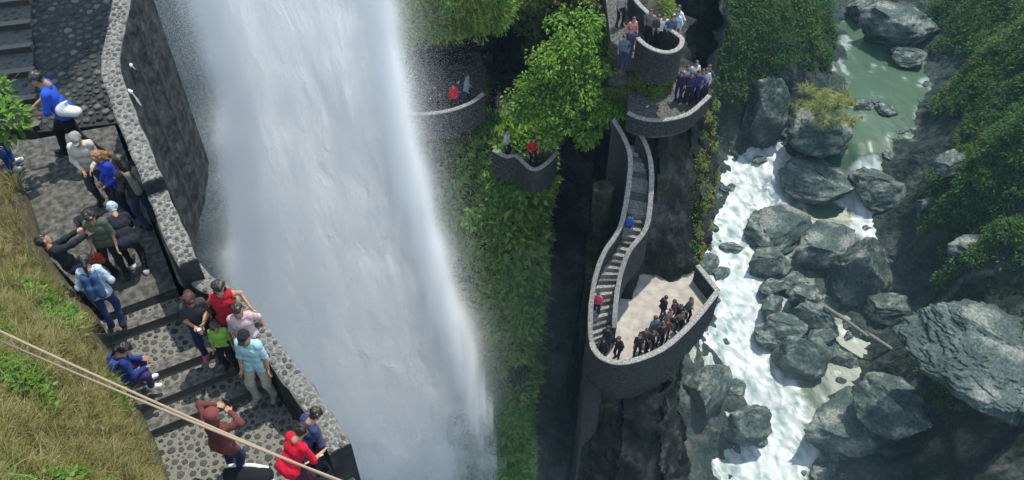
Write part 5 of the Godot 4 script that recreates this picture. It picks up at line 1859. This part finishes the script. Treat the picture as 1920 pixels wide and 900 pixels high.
func build_vegetation() -> void:
	var bright := [Color(0.12, 0.25, 0.03), Color(0.16, 0.31, 0.045), Color(0.07, 0.17, 0.02), Color(0.19, 0.29, 0.06)]
	var deep := [Color(0.035, 0.085, 0.02), Color(0.05, 0.115, 0.025), Color(0.028, 0.07, 0.02), Color(0.07, 0.14, 0.03)]
	var olive := [Color(0.12, 0.15, 0.03), Color(0.16, 0.18, 0.04), Color(0.09, 0.13, 0.025)]
	var straw := [Color(0.32, 0.27, 0.13), Color(0.24, 0.21, 0.09), Color(0.20, 0.22, 0.06), Color(0.38, 0.32, 0.18)]
	var lime := [Color(0.20, 0.27, 0.05), Color(0.16, 0.24, 0.04), Color(0.26, 0.29, 0.08)]
	tree("leafy_tree", "bright green leafy tree hanging over the dark cleft between the balconies", Vector3(2.255, 34.400, -30.853), Vector3(2.198, 38.514, -30.200), [[Vector3(2.745, 40.101, -30.800), 1.25], [Vector3(3.568, 38.792, -30.200), 1.0], [Vector3(1.753, 39.489, -30.000), 1.1], [Vector3(2.922, 37.859, -29.600), 1.1], [Vector3(0.680, 37.822, -30.000), 0.75], [Vector3(1.919, 37.446, -29.400), 0.85], [Vector3(4.053, 37.592, -29.400), 0.5], [Vector3(0.340, 37.426, -29.600), 0.45], [Vector3(3.204, 36.580, -29.200), 0.5], [Vector3(1.600, 36.454, -29.000), 0.35]], 17000, 0.17, bright)
	# woods and scrub on the far slopes
	var shrub := []
	for i in 4:
		shrub.append(leaf_clump(120, Vector3(0.75, 0.6, 0.75), 0.26, deep))
	for i in 2:
		shrub.append(leaf_clump(110, Vector3(0.7, 0.55, 0.7), 0.24, olive + deep))
	var spots := []
	for k in shrub.size():
		spots.append([])
	for i in 120000:
		var x := rng.randf_range(2.0, 66.0)
		var z := rng.randf_range(-118.0, -24.0)
		var y := grid_at(base_grid, x, z)
		var above := y - grid_at(wet_grid, x, z)
		var n := rough_noise.get_noise_3d(x * 0.6, 55, z * 0.6)
		var dens := 0.0
		if x > 26.0 and z < -34.0 - (x - 26.0) * 0.1:
			dens = smoothstep(3.5, 6.5, above + n * 5.0 - 4.0 * smoothstep(-66.0, -52.0, z))
			if z > -46.0:
				dens *= smoothstep(-0.05, 0.15, n) * 0.6
		elif z < -60.0:
			dens = smoothstep(5.2, 6.8, above + n * 3.0)
		elif above > 4.0 and x > 22.0:
			dens = 0.25 * smoothstep(0.0, 0.25, n)
		if x < 12.0 and z > -60.0:
			dens = 0.0
		if rng.randf() > dens * 0.75:
			continue
		var g := rough_noise.get_noise_3d(x * 0.5, 80, z * 0.5)
		var kk := rng.randi() % 4 if g < 0.12 or rng.randf() < 0.4 else 4 + rng.randi() % 2
		spots[kk].append(upright(Vector3(x, land_y(x, z) + rng.randf_range(-0.1, 0.5), z), rng.randf_range(0.55, 1.15), 0.8))
	var names := ["dark_woods", "dark_woods", "dark_woods", "dark_woods", "olive_scrub", "olive_scrub"]
	var told := ["dense dark green scrub mantling the far gorge slopes", "dense dark green scrub mantling the far gorge slopes", "dense dark green scrub mantling the far gorge slopes", "dense dark green scrub mantling the far gorge slopes", "lighter olive scrub mixed into the far gorge slopes", "lighter olive scrub mixed into the far gorge slopes"]
	for k in shrub.size():
		tag(many(names[k], shrub[k], M.leaf, spots[k]), told[k], "shrubs", "scrub on the gorge slopes")
	# climbing plants on the ridge and the other cliffs
	var vine := leaf_clump(90, Vector3(0.45, 0.5, 0.45), 0.20, [Color(0.12, 0.25, 0.035), Color(0.08, 0.19, 0.03), Color(0.16, 0.30, 0.05)])
	var vine2 := leaf_clump(80, Vector3(0.42, 0.5, 0.42), 0.19, [Color(0.19, 0.22, 0.04), Color(0.26, 0.25, 0.06), Color(0.12, 0.18, 0.03)])
	var hang := grass_clump(46, 0.75, 0.03, 0.7, 0.85, lime + olive)
	var hang_straw := grass_clump(46, 0.75, 0.03, 0.7, 0.85, straw + lime)
	var fern := leaf_clump(46, Vector3(0.5, 0.4, 0.5), 0.42, [Color(0.17, 0.27, 0.05), Color(0.12, 0.22, 0.04), Color(0.22, 0.28, 0.07)])
	var w1 := []
	var w5 := []
	var w2 := []
	var w3 := []
	var w4 := []
	var ridge: ArrayMesh = get_node("ridge_cliff").mesh
	for p in scatter(ridge, 8000, func(q): return q.z > -33.0):
		var right := smoothstep(0.6, 1.4, p.x)
		var n := rough_noise.get_noise_3dv(p * 1.5)
		if n < -0.28 and p.y < 30.0:
			continue
		var q: Vector3 = p + Vector3(0, 0, rng.randf_range(0.0, 0.25))
		if rough_noise.get_noise_3dv(p * 0.9 + Vector3(0, 60, 0)) > 0.12 and rng.randf() < 0.45:
			w5.append(upright(q, rng.randf_range(0.6, 1.3), 1.0))
		elif rng.randf() < right * 0.75:
			w2.append(upright(q, rng.randf_range(0.7, 1.3), 1.2))
		elif p.x < -0.9 and p.y > 24.0 and rng.randf() < 0.6:
			w3.append(upright(q, rng.randf_range(0.7, 1.2), 0.5))
		else:
			w1.append(upright(q, rng.randf_range(0.6, 1.0) + 1.1 * pow(rng.randf(), 2.5), 1.2))
	var bc: ArrayMesh = get_node("balcony_cliff").mesh
	for p in scatter(bc, 7000, func(q): return q.z > -34.0 and q.x < -0.9):
		var q: Vector3 = p + Vector3(0, 0, 0.1)
		if p.x > -3.1 and p.y > 27.5 and p.y < 36.0:
			if rng.randf() < 0.8:
				w3.append(upright(q, rng.randf_range(0.6, 1.1), 0.5))
		elif p.x > -3.2 and p.y > 17.0 and p.y < 24.0 or p.y < 20.0:
			w1.append(upright(q, rng.randf_range(0.5, 1.0), 1.2))
		elif rng.randf() < 0.12:
			w1.append(upright(q, rng.randf_range(0.4, 0.7), 1.2))
	var oh: ArrayMesh = get_node("overhang").mesh
	for p in scatter(oh, 12000, func(q): return q.z > -37.0 and q.y > 39.9):
		var q: Vector3 = p + Vector3(0, rng.randf_range(-0.1, 0.2), 0.15)
		if p.x < -0.6 and rng.randf() < 0.75:
			w3.append(upright(q, rng.randf_range(0.8, 1.4), 0.6))
		else:
			w1.append(upright(q, rng.randf_range(0.6, 1.2), 1.0))
	for p in scatter(get_node("upper_bank").mesh, 5000, func(q): return q.z > -42.0 and q.y > 36.5):
		if p.x < 4.0 and rng.randf() < 0.7:
			(w4 if rng.randf() < 0.6 else w3).append(upright(p + Vector3(0, 0, 0.1), rng.randf_range(0.7, 1.2), 0.6))
		else:
			w1.append(upright(p, rng.randf_range(0.6, 1.2), 1.0))
	for nm in ["tower_cliff", "upper_tower_cliff"]:
		for p in scatter(get_node(nm).mesh, 6000, func(q): return q.z > -33.0 and (q.x > 8.0 - (38.0 - q.y) * 0.02 and q.x < 10.5 or nm == "upper_tower_cliff" and (q.x > 6.2 or q.y < 40.3 and rough_noise.get_noise_3dv(q * 2.0) > 0.0))):
			if p.y > 27.0 and rng.randf() < 0.55:
				(w2 if rng.randf() < 0.7 else w1).append(upright(p, rng.randf_range(0.3, 0.55), 1.2))
	tag(many("climbing_plants", vine, M.leaf, w1), "green climbing plants matted over the vertical ridge", "plants")
	tag(many("ferns", fern, M.leaf, w5), "pale broad ferns in patches on the vertical ridge", "plants")
	tag(many("golden_creeper", vine2, M.leaf, w2), "yellowish creeper along the sunlit edges of the cliffs", "plants")
	tag(many("hanging_grass", hang, M.leaf, w3), "long lime green grass hanging from the cave lip and the balcony cliff", "grass")
	tag(many("dry_grass", hang_straw, M.leaf, w4), "dry yellow grass on the slope above the leafy tree", "grass")
	# the near bank: dry grass, green tufts and herbs
	var tuft := grass_clump(34, 0.34, 0.010, 0.22, 0.35, straw)
	var green_tuft := grass_clump(36, 0.32, 0.011, 0.2, 0.35, lime + olive)
	var herb := leaf_clump(26, Vector3(0.13, 0.10, 0.13), 0.075, [Color(0.10, 0.20, 0.03), Color(0.07, 0.15, 0.025), Color(0.14, 0.24, 0.05)])
	var g1 := []
	var g2 := []
	var g3 := []
	var rows := bank_v.size() / bank_rows
	for i in 5200:
		var a := rng.randi() % (rows - 1)
		var b := 7 + rng.randi() % (bank_rows - 8)
		var p := bank_v[a * bank_rows + b].lerp(bank_v[(a + 1) * bank_rows + b + 1], rng.randf()) + Vector3(rng.randf_range(-0.05, 0.05), -0.015, rng.randf_range(-0.05, 0.05))
		var n := rough_noise.get_noise_3dv(p * 3.0)
		if n < 0.06:
			if rng.randf() < 0.55:
				g1.append(upright(p, rng.randf_range(0.5, 1.1), 0.5))
		elif n < 0.24:
			(g2 if rng.randf() < 0.35 else g1).append(upright(p, rng.randf_range(0.5, 1.1), 0.5))
		elif rng.randf() < 0.6:
			g3.append(upright(p + Vector3(0, 0.04, 0), rng.randf_range(0.6, 1.2), 0.4))
	tag(many("dry_bank_grass", tuft, M.leaf, g1), "dry straw-coloured grass over the near bank under the cables", "grass")
	tag(many("green_bank_grass", green_tuft, M.leaf, g2), "fresh green grass scattered over the near bank", "grass")
	tag(many("bank_herbs", herb, M.leaf, g3), "low leafy herbs growing in patches on the near bank", "plants")
	var stalks := grass_clump(16, 0.75, 0.009, 0.4, 0.45, straw)
	var g4 := []
	for i in 260:
		var p := bank_v[(rng.randi() % (rows - 1)) * bank_rows + 8 + rng.randi() % (bank_rows - 9)]
		g4.append(upright(p, rng.randf_range(0.6, 1.1), 0.7))
	tag(many("dry_stalks", stalks, M.leaf, g4), "long pale dry stalks sticking out of the near bank", "grass")
	# single plants that stand out on the bank
	tag(part("grass_tussock", grass_clump(170, 0.42, 0.012, 0.20, 0.25, [Color(0.16, 0.30, 0.04), Color(0.12, 0.24, 0.03), Color(0.22, 0.33, 0.07)]), M.leaf), "round bright green grass tussock at the foot of the bank beside the cobbled yard", "grass").position = Vector3(-4.614, 51.500, -5.468)
	var bushes := [[Vector3(-5.338, 53.600, -4.894), 330, Vector3(0.42, 0.34, 0.42), 0.095, "leafy green bush in the bottom left corner of the bank"], [Vector3(-5.087, 53.600, -4.399), 260, Vector3(0.4, 0.3, 0.4), 0.09, "leafy green bush at the lower left edge below another bush"], [Vector3(-7.633, 53.200, -10.351), 200, Vector3(0.30, 0.34, 0.3), 0.16, "broad-leaved green plant at the left edge near the man in blue"], [Vector3(-7.777, 53.400, -10.824), 70, Vector3(0.18, 0.2, 0.18), 0.12, "small leafy plant at the left edge above the broad-leaved plant"]]
	for b in bushes:
		var o := base("bush", b[0])
		tag(o, b[4], "bush")
		part("foliage", leaf_clump(b[1], b[2], b[3], [Color(0.11, 0.22, 0.035), Color(0.08, 0.17, 0.03), Color(0.15, 0.26, 0.05)]), M.leaf, o)
		for k in 4:
			part("stem", tube_mesh([Vector3(rng.randf_range(-0.04, 0.04), -0.35, 0), Vector3(rng.randf_range(-0.15, 0.15), 0.0, rng.randf_range(-0.15, 0.15)), Vector3(rng.randf_range(-0.3, 0.3), b[2].y * 0.6, rng.randf_range(-0.3, 0.3))], 0.008, 0.004, 5), M.bark, o)
	var dry := base("dry_plant", Vector3(-7.534, 52.400, -9.714))
	tag(dry, "straggly dry plant beside the landing at the left edge", "plant")
	part("foliage", grass_clump(60, 0.5, 0.014, 0.3, 0.3, straw), M.leaf, dry)
	# dry plants on the big rock left of the pool
	var tuft_rock := []
	for i in 90:
		tuft_rock.append(upright(Vector3(27.336, 12.500, -60.335) + Vector3(rng.randfn(0, 1.2), rng.randf_range(-1.5, 0.8), rng.randfn(0, 0.8)), rng.randf_range(1.0, 1.8), 0.8))
	tag(many("rock_top_grass", hang_straw, M.leaf, tuft_rock), "dry orange-green grass on the rock left of the green pool", "grass")



# ---------------------------------------------------------------- people
func build_people() -> void:
	make_templates()
	var near := "visitors on the near path"
	var dark := lin(0.02, 0.021, 0.026)
	var navy := lin(0.016, 0.025, 0.075)
	var denim := lin(0.03, 0.05, 0.11)
	var white := lin(0.75, 0.75, 0.74)
	var v := func(x, y, z): return Vector3(x, y, z)
	person("man in bright blue T-shirt stepping off the dark upper steps", near, {at = Vector3(-7.004, 52.000, -10.851), yaw = 108, size = 1.26, lean = 12, hip = 0.9, lf = Vector3(-0.05, -0.28, 0), rf = Vector3(0.16, 0.3, 0.02), lh = Vector3(-0.1, 1.0, 0.42), rh = Vector3(0.14, 0.98, 0.46), nod = 25, shirt = lin(0.03, 0.10, 0.60), legs = dark, sleeves = "short", loose = 1.1})
	person("seated person in blue jeans cut off by the left edge", near, {at = Vector3(-8.379, 52.000, -10.486), yaw = -70, size = 1.05, hip = 0.46, lean = 10, lf = Vector3(-0.12, 0.42, 0), rf = Vector3(0.12, 0.40, 0), lh = Vector3(-0.15, 0.6, 0.3), rh = Vector3(0.15, 0.6, 0.32), shirt = lin(0.05, 0.10, 0.35), sleeves = "long", legs = lin(0.03, 0.07, 0.26), shoes = white})
	person("man in cream long-sleeved shirt and grey cap on the landing", near, {at = Vector3(-6.324, 52.000, -9.824), yaw = 196, size = 1.05, lean = 8, lh = Vector3(-0.08, 1.0, 0.26), rh = Vector3(0.10, 1.0, 0.26), nod = 28, style = "cap", hat = lin(0.28, 0.28, 0.27), shirt = lin(0.58, 0.55, 0.46), sleeves = "long", hem = 0.06, legs = lin(0.06, 0.065, 0.08), loose = 1.12})
	person("woman with long light brown hair in royal blue jacket beside the man in the cap", near, {at = Vector3(-5.868, 52.000, -9.535), yaw = 140, size = 0.98, slim = 0.88, lean = 10, lh = Vector3(-0.12, 1.0, 0.24), rh = Vector3(0.14, 0.95, 0.22), nod = 30, style = "long", hair = lin(0.22, 0.12, 0.05), shirt = lin(0.03, 0.06, 0.50), sleeves = "long", hem = 0.08, legs = lin(0.03, 0.035, 0.06)})
	person("dark-haired person with bare arms in black against the upper parapet", near, {at = Vector3(-5.471, 52.000, -9.289), yaw = 60, size = 1.0, lean = 14, lh = Vector3(-0.14, 1.2, 0.24), rh = Vector3(0.16, 1.16, 0.22), style = "long", shirt = lin(0.03, 0.03, 0.035), sleeves = "short", legs = lin(0.05, 0.07, 0.14), pack = lin(0.20, 0.18, 0.16)})
	person("person in black with pale blue cap and white sneakers bending by the parapet", near, {at = Vector3(-5.431, 52.000, -8.449), yaw = 30, size = 0.95, lean = 42, hip = 0.84, hip_f = -0.1, lf = Vector3(-0.12, 0.1, 0), rf = Vector3(0.1, -0.18, 0), lh = Vector3(-0.16, 0.62, 0.5), rh = Vector3(0.18, 0.62, 0.5), style = "cap", hat = lin(0.40, 0.52, 0.62), shirt = lin(0.025, 0.028, 0.04), sleeves = "long", legs = lin(0.02, 0.022, 0.03), shoes = white})
	person("woman in olive green T-shirt standing in the middle of the landing", near, {at = Vector3(-5.667, 52.000, -8.326), yaw = 192, size = 0.98, slim = 0.92, lean = 5, nod = 30, lh = Vector3(-0.22, 0.86, 0.16), rh = Vector3(0.22, 0.84, 0.15), style = "long", shirt = lin(0.085, 0.11, 0.075), sleeves = "short", hem = 0.06, legs = lin(0.022, 0.018, 0.022), bag = lin(0.42, 0.06, 0.04), bag_label = "red handbag hanging beside the woman in olive T-shirt"})
	person("photographer in black leaning on the bank with a raised tablet", near, {at = Vector3(-5.910, 52.000, -7.928), yaw = -30, size = 1.02, lean = -16, tilt = 22, hip = 0.74, hip_x = -0.16, hip_f = -0.02, lf = Vector3(-0.02, 0.2, 0), rf = Vector3(0.16, 0.05, 0), lh = Vector3(-0.2, 1.22, 0.36), rh = Vector3(0.02, 1.22, 0.38), nod = 5, shirt = lin(0.022, 0.024, 0.03), sleeves = "long", legs = lin(0.025, 0.03, 0.05), held = Vector3(0.26, 0.19, 0.012), held_tilt = 10, held_name = "tablet", held_label = "black tablet raised by the photographer in black"})
	person("girl in pale blue hooded top with a denim backpack, seen from behind", near, {at = Vector3(-5.457, 52.000, -7.418), yaw = 18, size = 0.98, slim = 0.92, lean = 8, nod = 20, lh = Vector3(-0.2, 1.0, 0.2), rh = Vector3(0.2, 1.0, 0.2), style = "tail", shirt = lin(0.45, 0.55, 0.68), sleeves = "long", hem = 0.05, legs = lin(0.025, 0.045, 0.14), pack = lin(0.04, 0.085, 0.19)})
	person("girl with navy jacket sitting on the bank beside the steps", near, {at = Vector3(-4.922, 51.700, -6.626), yaw = -62, size = 0.96, slim = 0.9, hip = 0.50, hip_f = -0.3, lean = 22, nod = 26, lf = Vector3(-0.1, 0.06, 0), rf = Vector3(0.1, 0.08, 0), lh = Vector3(-0.1, 0.62, 0.12), rh = Vector3(0.12, 0.6, 0.14), style = "tail", shirt = lin(0.025, 0.045, 0.20), sleeves = "long", legs = lin(0.05, 0.04, 0.11), shoes = white, pack = lin(0.03, 0.06, 0.26)})
	person("woman in black and white top with pink shoes looking at her phone", near, {at = Vector3(-4.152, 51.700, -7.158), yaw = 205, size = 1.0, slim = 0.95, lean = 8, nod = 38, lf = Vector3(-0.13, 0.05, 0), rf = Vector3(0.13, 0.02, 0), lh = Vector3(-0.04, 1.05, 0.28), rh = Vector3(0.08, 1.08, 0.28), style = "long", hair = lin(0.05, 0.018, 0.012), shirt = lin(0.05, 0.05, 0.055), sleeves = "short", legs = lin(0.018, 0.025, 0.06), shoes = lin(0.45, 0.12, 0.18), held = Vector3(0.075, 0.15, 0.01), held_label = "pale phone held by the woman in black and white top", held_color = lin(0.6, 0.6, 0.62)})
	person("woman in red top resting both arms along the parapet", near, {at = Vector3(-3.738, 51.700, -7.173), yaw = 200, size = 1.05, lean = -6, nod = 22, lh = Vector3(-0.36, 1.0, -0.06), rh = Vector3(0.38, 1.1, 0.05), elbow = Vector3(0.4, -0.8, -0.6), style = "long", shirt = lin(0.40, 0.018, 0.03), sleeves = "none", legs = navy})
	person("child in bright lime green T-shirt in front of the woman in red", near, {at = Vector3(-3.896, 51.550, -7.038), yaw = 190, size = 0.74, head = 1.2, lean = 3, nod = 15, shirt = lin(0.30, 0.60, 0.10), sleeves = "short", legs = lin(0.02, 0.022, 0.03)})
	person("person in pale pink top with one arm along the parapet", near, {at = Vector3(-3.530, 51.550, -7.027), yaw = 195, size = 0.98, lean = -3, nod = 16, lh = Vector3(-0.34, 0.9, -0.12), rh = Vector3(0.2, 0.9, 0.15), elbow = Vector3(0.4, -0.8, -0.6), shirt = lin(0.56, 0.40, 0.42), sleeves = "short", legs = lin(0.05, 0.055, 0.10)})
	person("man in light turquoise T-shirt and khaki trousers by the parapet", near, {at = Vector3(-3.374, 51.400, -6.690), yaw = 172, size = 1.05, lean = 3, nod = 14, lf = Vector3(-0.14, 0.02, 0), rf = Vector3(0.13, 0.12, 0), lh = Vector3(-0.24, 0.84, 0.08), rh = Vector3(0.2, 0.84, 0.16), style = "cap", hat = dark, shirt = lin(0.36, 0.60, 0.66), sleeves = "short", hem = 0.09, legs = lin(0.42, 0.40, 0.31), shoes = lin(0.3, 0.26, 0.22), loose = 1.15})
	person("man in hooded brown jacket taking a picture in the cobbled yard", near, {at = Vector3(-3.593, 51.250, -5.563), yaw = -24, size = 1.06, lean = 2, nod = 8, lh = Vector3(-0.13, 1.50, 0.26), rh = Vector3(0.14, 1.48, 0.26), elbow = Vector3(1.0, 0.1, 0.1), style = "hood", hat = lin(0.17, 0.055, 0.05), shirt = lin(0.14, 0.045, 0.042), sleeves = "long", hem = 0.16, top = "jacket", legs = lin(0.018, 0.025, 0.07), loose = 1.1, held = Vector3(0.15, 0.08, 0.012), held_tilt = 0, held_label = "dark phone raised by the man in the brown hood"})
	person("person in red T-shirt leaning over the end of the parapet", near, {at = Vector3(-2.661, 51.250, -5.329), yaw = -42, size = 1.06, lean = 34, hip = 0.88, hip_f = -0.12, lh = Vector3(-0.1, 0.9, 0.40), rh = Vector3(0.2, 0.9, 0.42), nod = 20, shirt = lin(0.55, 0.012, 0.035), sleeves = "short", legs = lin(0.06, 0.02, 0.03)})
	person("person in navy patterned top bent over the parapet beside the one in red", near, {at = Vector3(-2.582, 51.250, -5.616), yaw = -48, size = 1.0, lean = 36, hip = 0.86, hip_f = -0.1, lh = Vector3(-0.16, 0.88, 0.38), rh = Vector3(0.18, 0.88, 0.38), nod = 18, style = "short", shirt = lin(0.04, 0.05, 0.13), sleeves = "short", legs = lin(0.03, 0.035, 0.05)})
	# bags
	var sack := nets([[Vector3(-0.11, 0.10, 0), Vector3(0.12, 0.09, 0.03), 0.10, 0.085, 0], [Vector3(-0.05, 0.2, 0), Vector3(0.02, 0.27, 0), 0.05, 0.02, 0]], 0.02, 0.06)
	var wb := part("white_bag", arrays(sack.v, sack.idx, sack.n), cloth(white))
	wb.position = Vector3(-6.811, 53.000, -10.700)
	tag(wb, "white carrier bag hanging behind the man in bright blue", "bag")
	var duffel := nets([[Vector3(-0.2, 0.13, 0), Vector3(0.2, 0.13, 0.02), 0.13, 0.13, 0], [Vector3(-0.1, 0.26, 0), Vector3(0.1, 0.26, 0), 0.02, 0.02, 0]], 0.025, 0.06)
	var bp := base("travel_bag", Vector3(-3.403, 51.250, -5.492))
	tag(bp, "black bag with white trim on the cobbles behind the brown jacket", "bag")
	part("body", arrays(duffel.v, duffel.idx, duffel.n), cloth(dark), bp)
	part("trim", tube_mesh([Vector3(-0.28, 0.22, -0.06), Vector3(-0.1, 0.27, -0.06), Vector3(0.1, 0.27, -0.05), Vector3(0.26, 0.2, -0.05)], 0.03, 0.03, 6), cloth(white), bp)
	# far people: where, turn, shirt, legs, label, more
	var far := "visitors across the gorge"
	var lb := Vector3(0, 36.4, 0)
	var list := [
		[Vector3(6.563, 30.200, -23.932), -60, Vector3(0.03, 0.035, 0.04), Vector3(0.12, 0.14, 0.15), "person in dark top walking alone across the pale platform", {}],
		[Vector3(7.007, 30.200, -23.697), 60, Vector3(0.10, 0.02, 0.03), dark, "person with pink bag near the middle of the platform", {bag = lin(0.6, 0.12, 0.25), bag_label = "pink bag carried on the pale platform"}],
		[Vector3(7.347, 30.200, -23.785), 150, Vector3(0.02, 0.03, 0.12), denim, "person in navy sitting near the right part of the platform wall", {hip = 0.6}],
		[Vector3(7.633, 30.200, -23.814), -140, Vector3(0.05, 0.07, 0.06), dark, "rightmost of the people along the platform wall", {}],
		[Vector3(7.192, 30.200, -23.291), -150, Vector3(0.14, 0.10, 0.08), dark, "person in tan beside the one in navy on the platform", {}],
		[Vector3(6.708, 30.200, -23.349), -150, Vector3(0.25, 0.24, 0.22), dark, "fourth person from the right along the platform wall", {}],
		[Vector3(6.567, 30.200, -22.721), 170, Vector3(0.12, 0.03, 0.04), dark, "person in dull red along the platform wall", {}],
		[Vector3(6.318, 30.200, -22.552), -160, Vector3(0.03, 0.03, 0.035), navy, "person in black just left of the dull red one on the platform", {}],
		[Vector3(6.059, 30.200, -22.721), 20, Vector3(0.10, 0.16, 0.22), dark, "person in slate blue in the middle of the row along the platform wall", {}],
		[Vector3(5.897, 30.200, -22.272), -170, Vector3(0.02, 0.025, 0.03), dark, "dark figure left of the middle of the row on the platform", {}],
		[Vector3(5.647, 30.200, -22.300), 170, Vector3(0.09, 0.05, 0.05), dark, "person in brown near the left end of the platform row", {}],
		[Vector3(5.315, 30.200, -21.941), 175, Vector3(0.025, 0.025, 0.03), dark, "person at the left end of the row along the platform wall", {}],
		[Vector3(4.486, 30.200, -21.831), 140, Vector3(0.04, 0.02, 0.025), dark, "dark figure standing apart at the left of the platform", {}],
		[Vector3(3.964, 30.400, -22.077), -30, Vector3(0.02, 0.022, 0.03), dark, "person at the foot of the winding stairs", {}],
		[Vector3(3.821, 30.300, -21.872), -20, Vector3(0.03, 0.03, 0.035), dark, "person crouching at the rounded corner of the platform", {hip = 0.6}],
		[Vector3(3.603, 31.400, -23.256), 160, Vector3(0.65, 0.06, 0.14), navy, "person in bright pink low on the winding stairs", {}],
		[Vector3(4.889, 33.550, -25.739), 170, Vector3(0.04, 0.12, 0.50), denim, "person in bright blue halfway down the winding stairs", {}],
		[Vector3(5.388, 35.800, -28.198), 170, Vector3(0.03, 0.035, 0.05), dark, "person in dark clothes near the top of the winding stairs", {}],
		[Vector3(-1.992, 36.400, -31.092), -100, Vector3(0.22, 0.30, 0.32), dark, "tall person in grey-blue shirt on the waterfall balcony", {}],
		[Vector3(-2.416, 36.400, -31.019), -60, Vector3(0.02, 0.03, 0.14), dark, "person in navy behind the red shirt on the waterfall balcony", {}],
		[Vector3(-2.519, 36.400, -30.653), 20, Vector3(0.65, 0.015, 0.03), dark, "person in red shirt on the waterfall balcony", {}],
		[Vector3(-3.288, 36.400, -30.508), 30, Vector3(0.05, 0.05, 0.055), dark, "dark-clad person nearest the falling water on the balcony", {}],
		[Vector3(0.910, 34.400, -29.425), -150, Vector3(0.65, 0.02, 0.03), dark, "person in red on the small balcony under the tree", {}],
		[Vector3(-0.241, 34.400, -29.846), -120, Vector3(0.45, 0.47, 0.46), dark, "person in pale grey on the small balcony's left end", {}],
		[Vector3(4.581, 41.000, -28.940), -160, Vector3(0.62, 0.25, 0.22), dark, "person in salmon pink on the walkway above the tree", {}],
		[Vector3(4.448, 40.900, -28.254), 170, Vector3(0.04, 0.05, 0.12), denim, "person in navy below the salmon pink one on the walkway", {}],
		[Vector3(4.269, 40.600, -28.248), 160, Vector3(0.16, 0.18, 0.22), denim, "lowest person on the walkway right of the leafy tree", {}],
		[Vector3(4.290, 41.000, -30.511), -150, Vector3(0.36, 0.36, 0.35), dark, "person in grey at the top of the walkway", {}],
		[Vector3(5.338, 41.000, -29.219), 150, Vector3(0.20, 0.20, 0.22), dark, "leftmost person in grey on the uppermost balcony", {}],
		[Vector3(5.554, 41.000, -29.079), -160, Vector3(0.05, 0.05, 0.06), dark, "person in black left of the white shirt on the uppermost balcony", {}],
		[Vector3(5.796, 41.000, -29.009), 170, Vector3(0.70, 0.68, 0.62), dark, "person in white shirt in the middle of the uppermost balcony", {}],
		[Vector3(6.059, 41.000, -28.940), -170, Vector3(0.08, 0.10, 0.20), dark, "person in dark blue right of the white shirt on the uppermost balcony", {}],
		[Vector3(6.314, 41.000, -29.149), 140, Vector3(0.45, 0.58, 0.60), dark, "person in pale turquoise at the tip of the uppermost balcony", {}],
		[Vector3(6.474, 41.000, -29.430), 120, Vector3(0.60, 0.62, 0.62), dark, "person in light grey at the far rim of the uppermost balcony", {}],
		[Vector3(6.791, 38.500, -28.883), 160, Vector3(0.03, 0.03, 0.06), navy, "leftmost of the group on the half-round balcony", {}],
		[Vector3(7.045, 38.500, -29.158), -150, Vector3(0.55, 0.56, 0.55), navy, "person in white at the left of the half-round balcony group", {}],
		[Vector3(7.167, 38.500, -28.746), 170, Vector3(0.05, 0.04, 0.12), dark, "person in dark purple at the front of the half-round balcony group", {}],
		[Vector3(7.363, 38.500, -29.228), -160, Vector3(0.68, 0.70, 0.70), navy, "tallest white shirt in the half-round balcony group", {size = 1.08}],
		[Vector3(7.473, 38.500, -28.746), 150, Vector3(0.04, 0.05, 0.16), navy, "person in navy before the tallest white shirt", {}],
		[Vector3(7.643, 38.500, -29.020), -170, Vector3(0.30, 0.28, 0.40), dark, "person in lilac grey in the half-round balcony group", {}],
		[Vector3(7.828, 38.500, -29.089), 160, Vector3(0.60, 0.60, 0.58), navy, "rightmost white shirt in the half-round balcony group", {}],
		[Vector3(7.970, 38.500, -29.158), 130, Vector3(0.06, 0.07, 0.09), dark, "person in charcoal at the right rim of the half-round balcony", {}]]
	var i := 0
	for e in list:
		i += 1
		var c: Vector3 = e[2]
		var legs: Color = e[3] if e[3] is Color else lin(e[3].x, e[3].y, e[3].z)
		var sp := {at = e[0], yaw = e[1], shirt = lin(c.x, c.y, c.z), legs = legs, sleeves = ["short", "long"][i % 2], size = 0.94 + 0.03 * (i % 5), lean = 2 + (i * 7) % 12, nod = 10, lh = Vector3(-0.24, 0.82 + 0.05 * (i % 4), 0.08 + 0.06 * (i % 3)), rh = Vector3(0.22, 0.84 + 0.08 * (i % 3), 0.12), lf = Vector3(-0.11, 0.04 + 0.05 * (i % 3), 0)}
		sp.merge(e[5], true)
		person(e[4], far, sp, false)
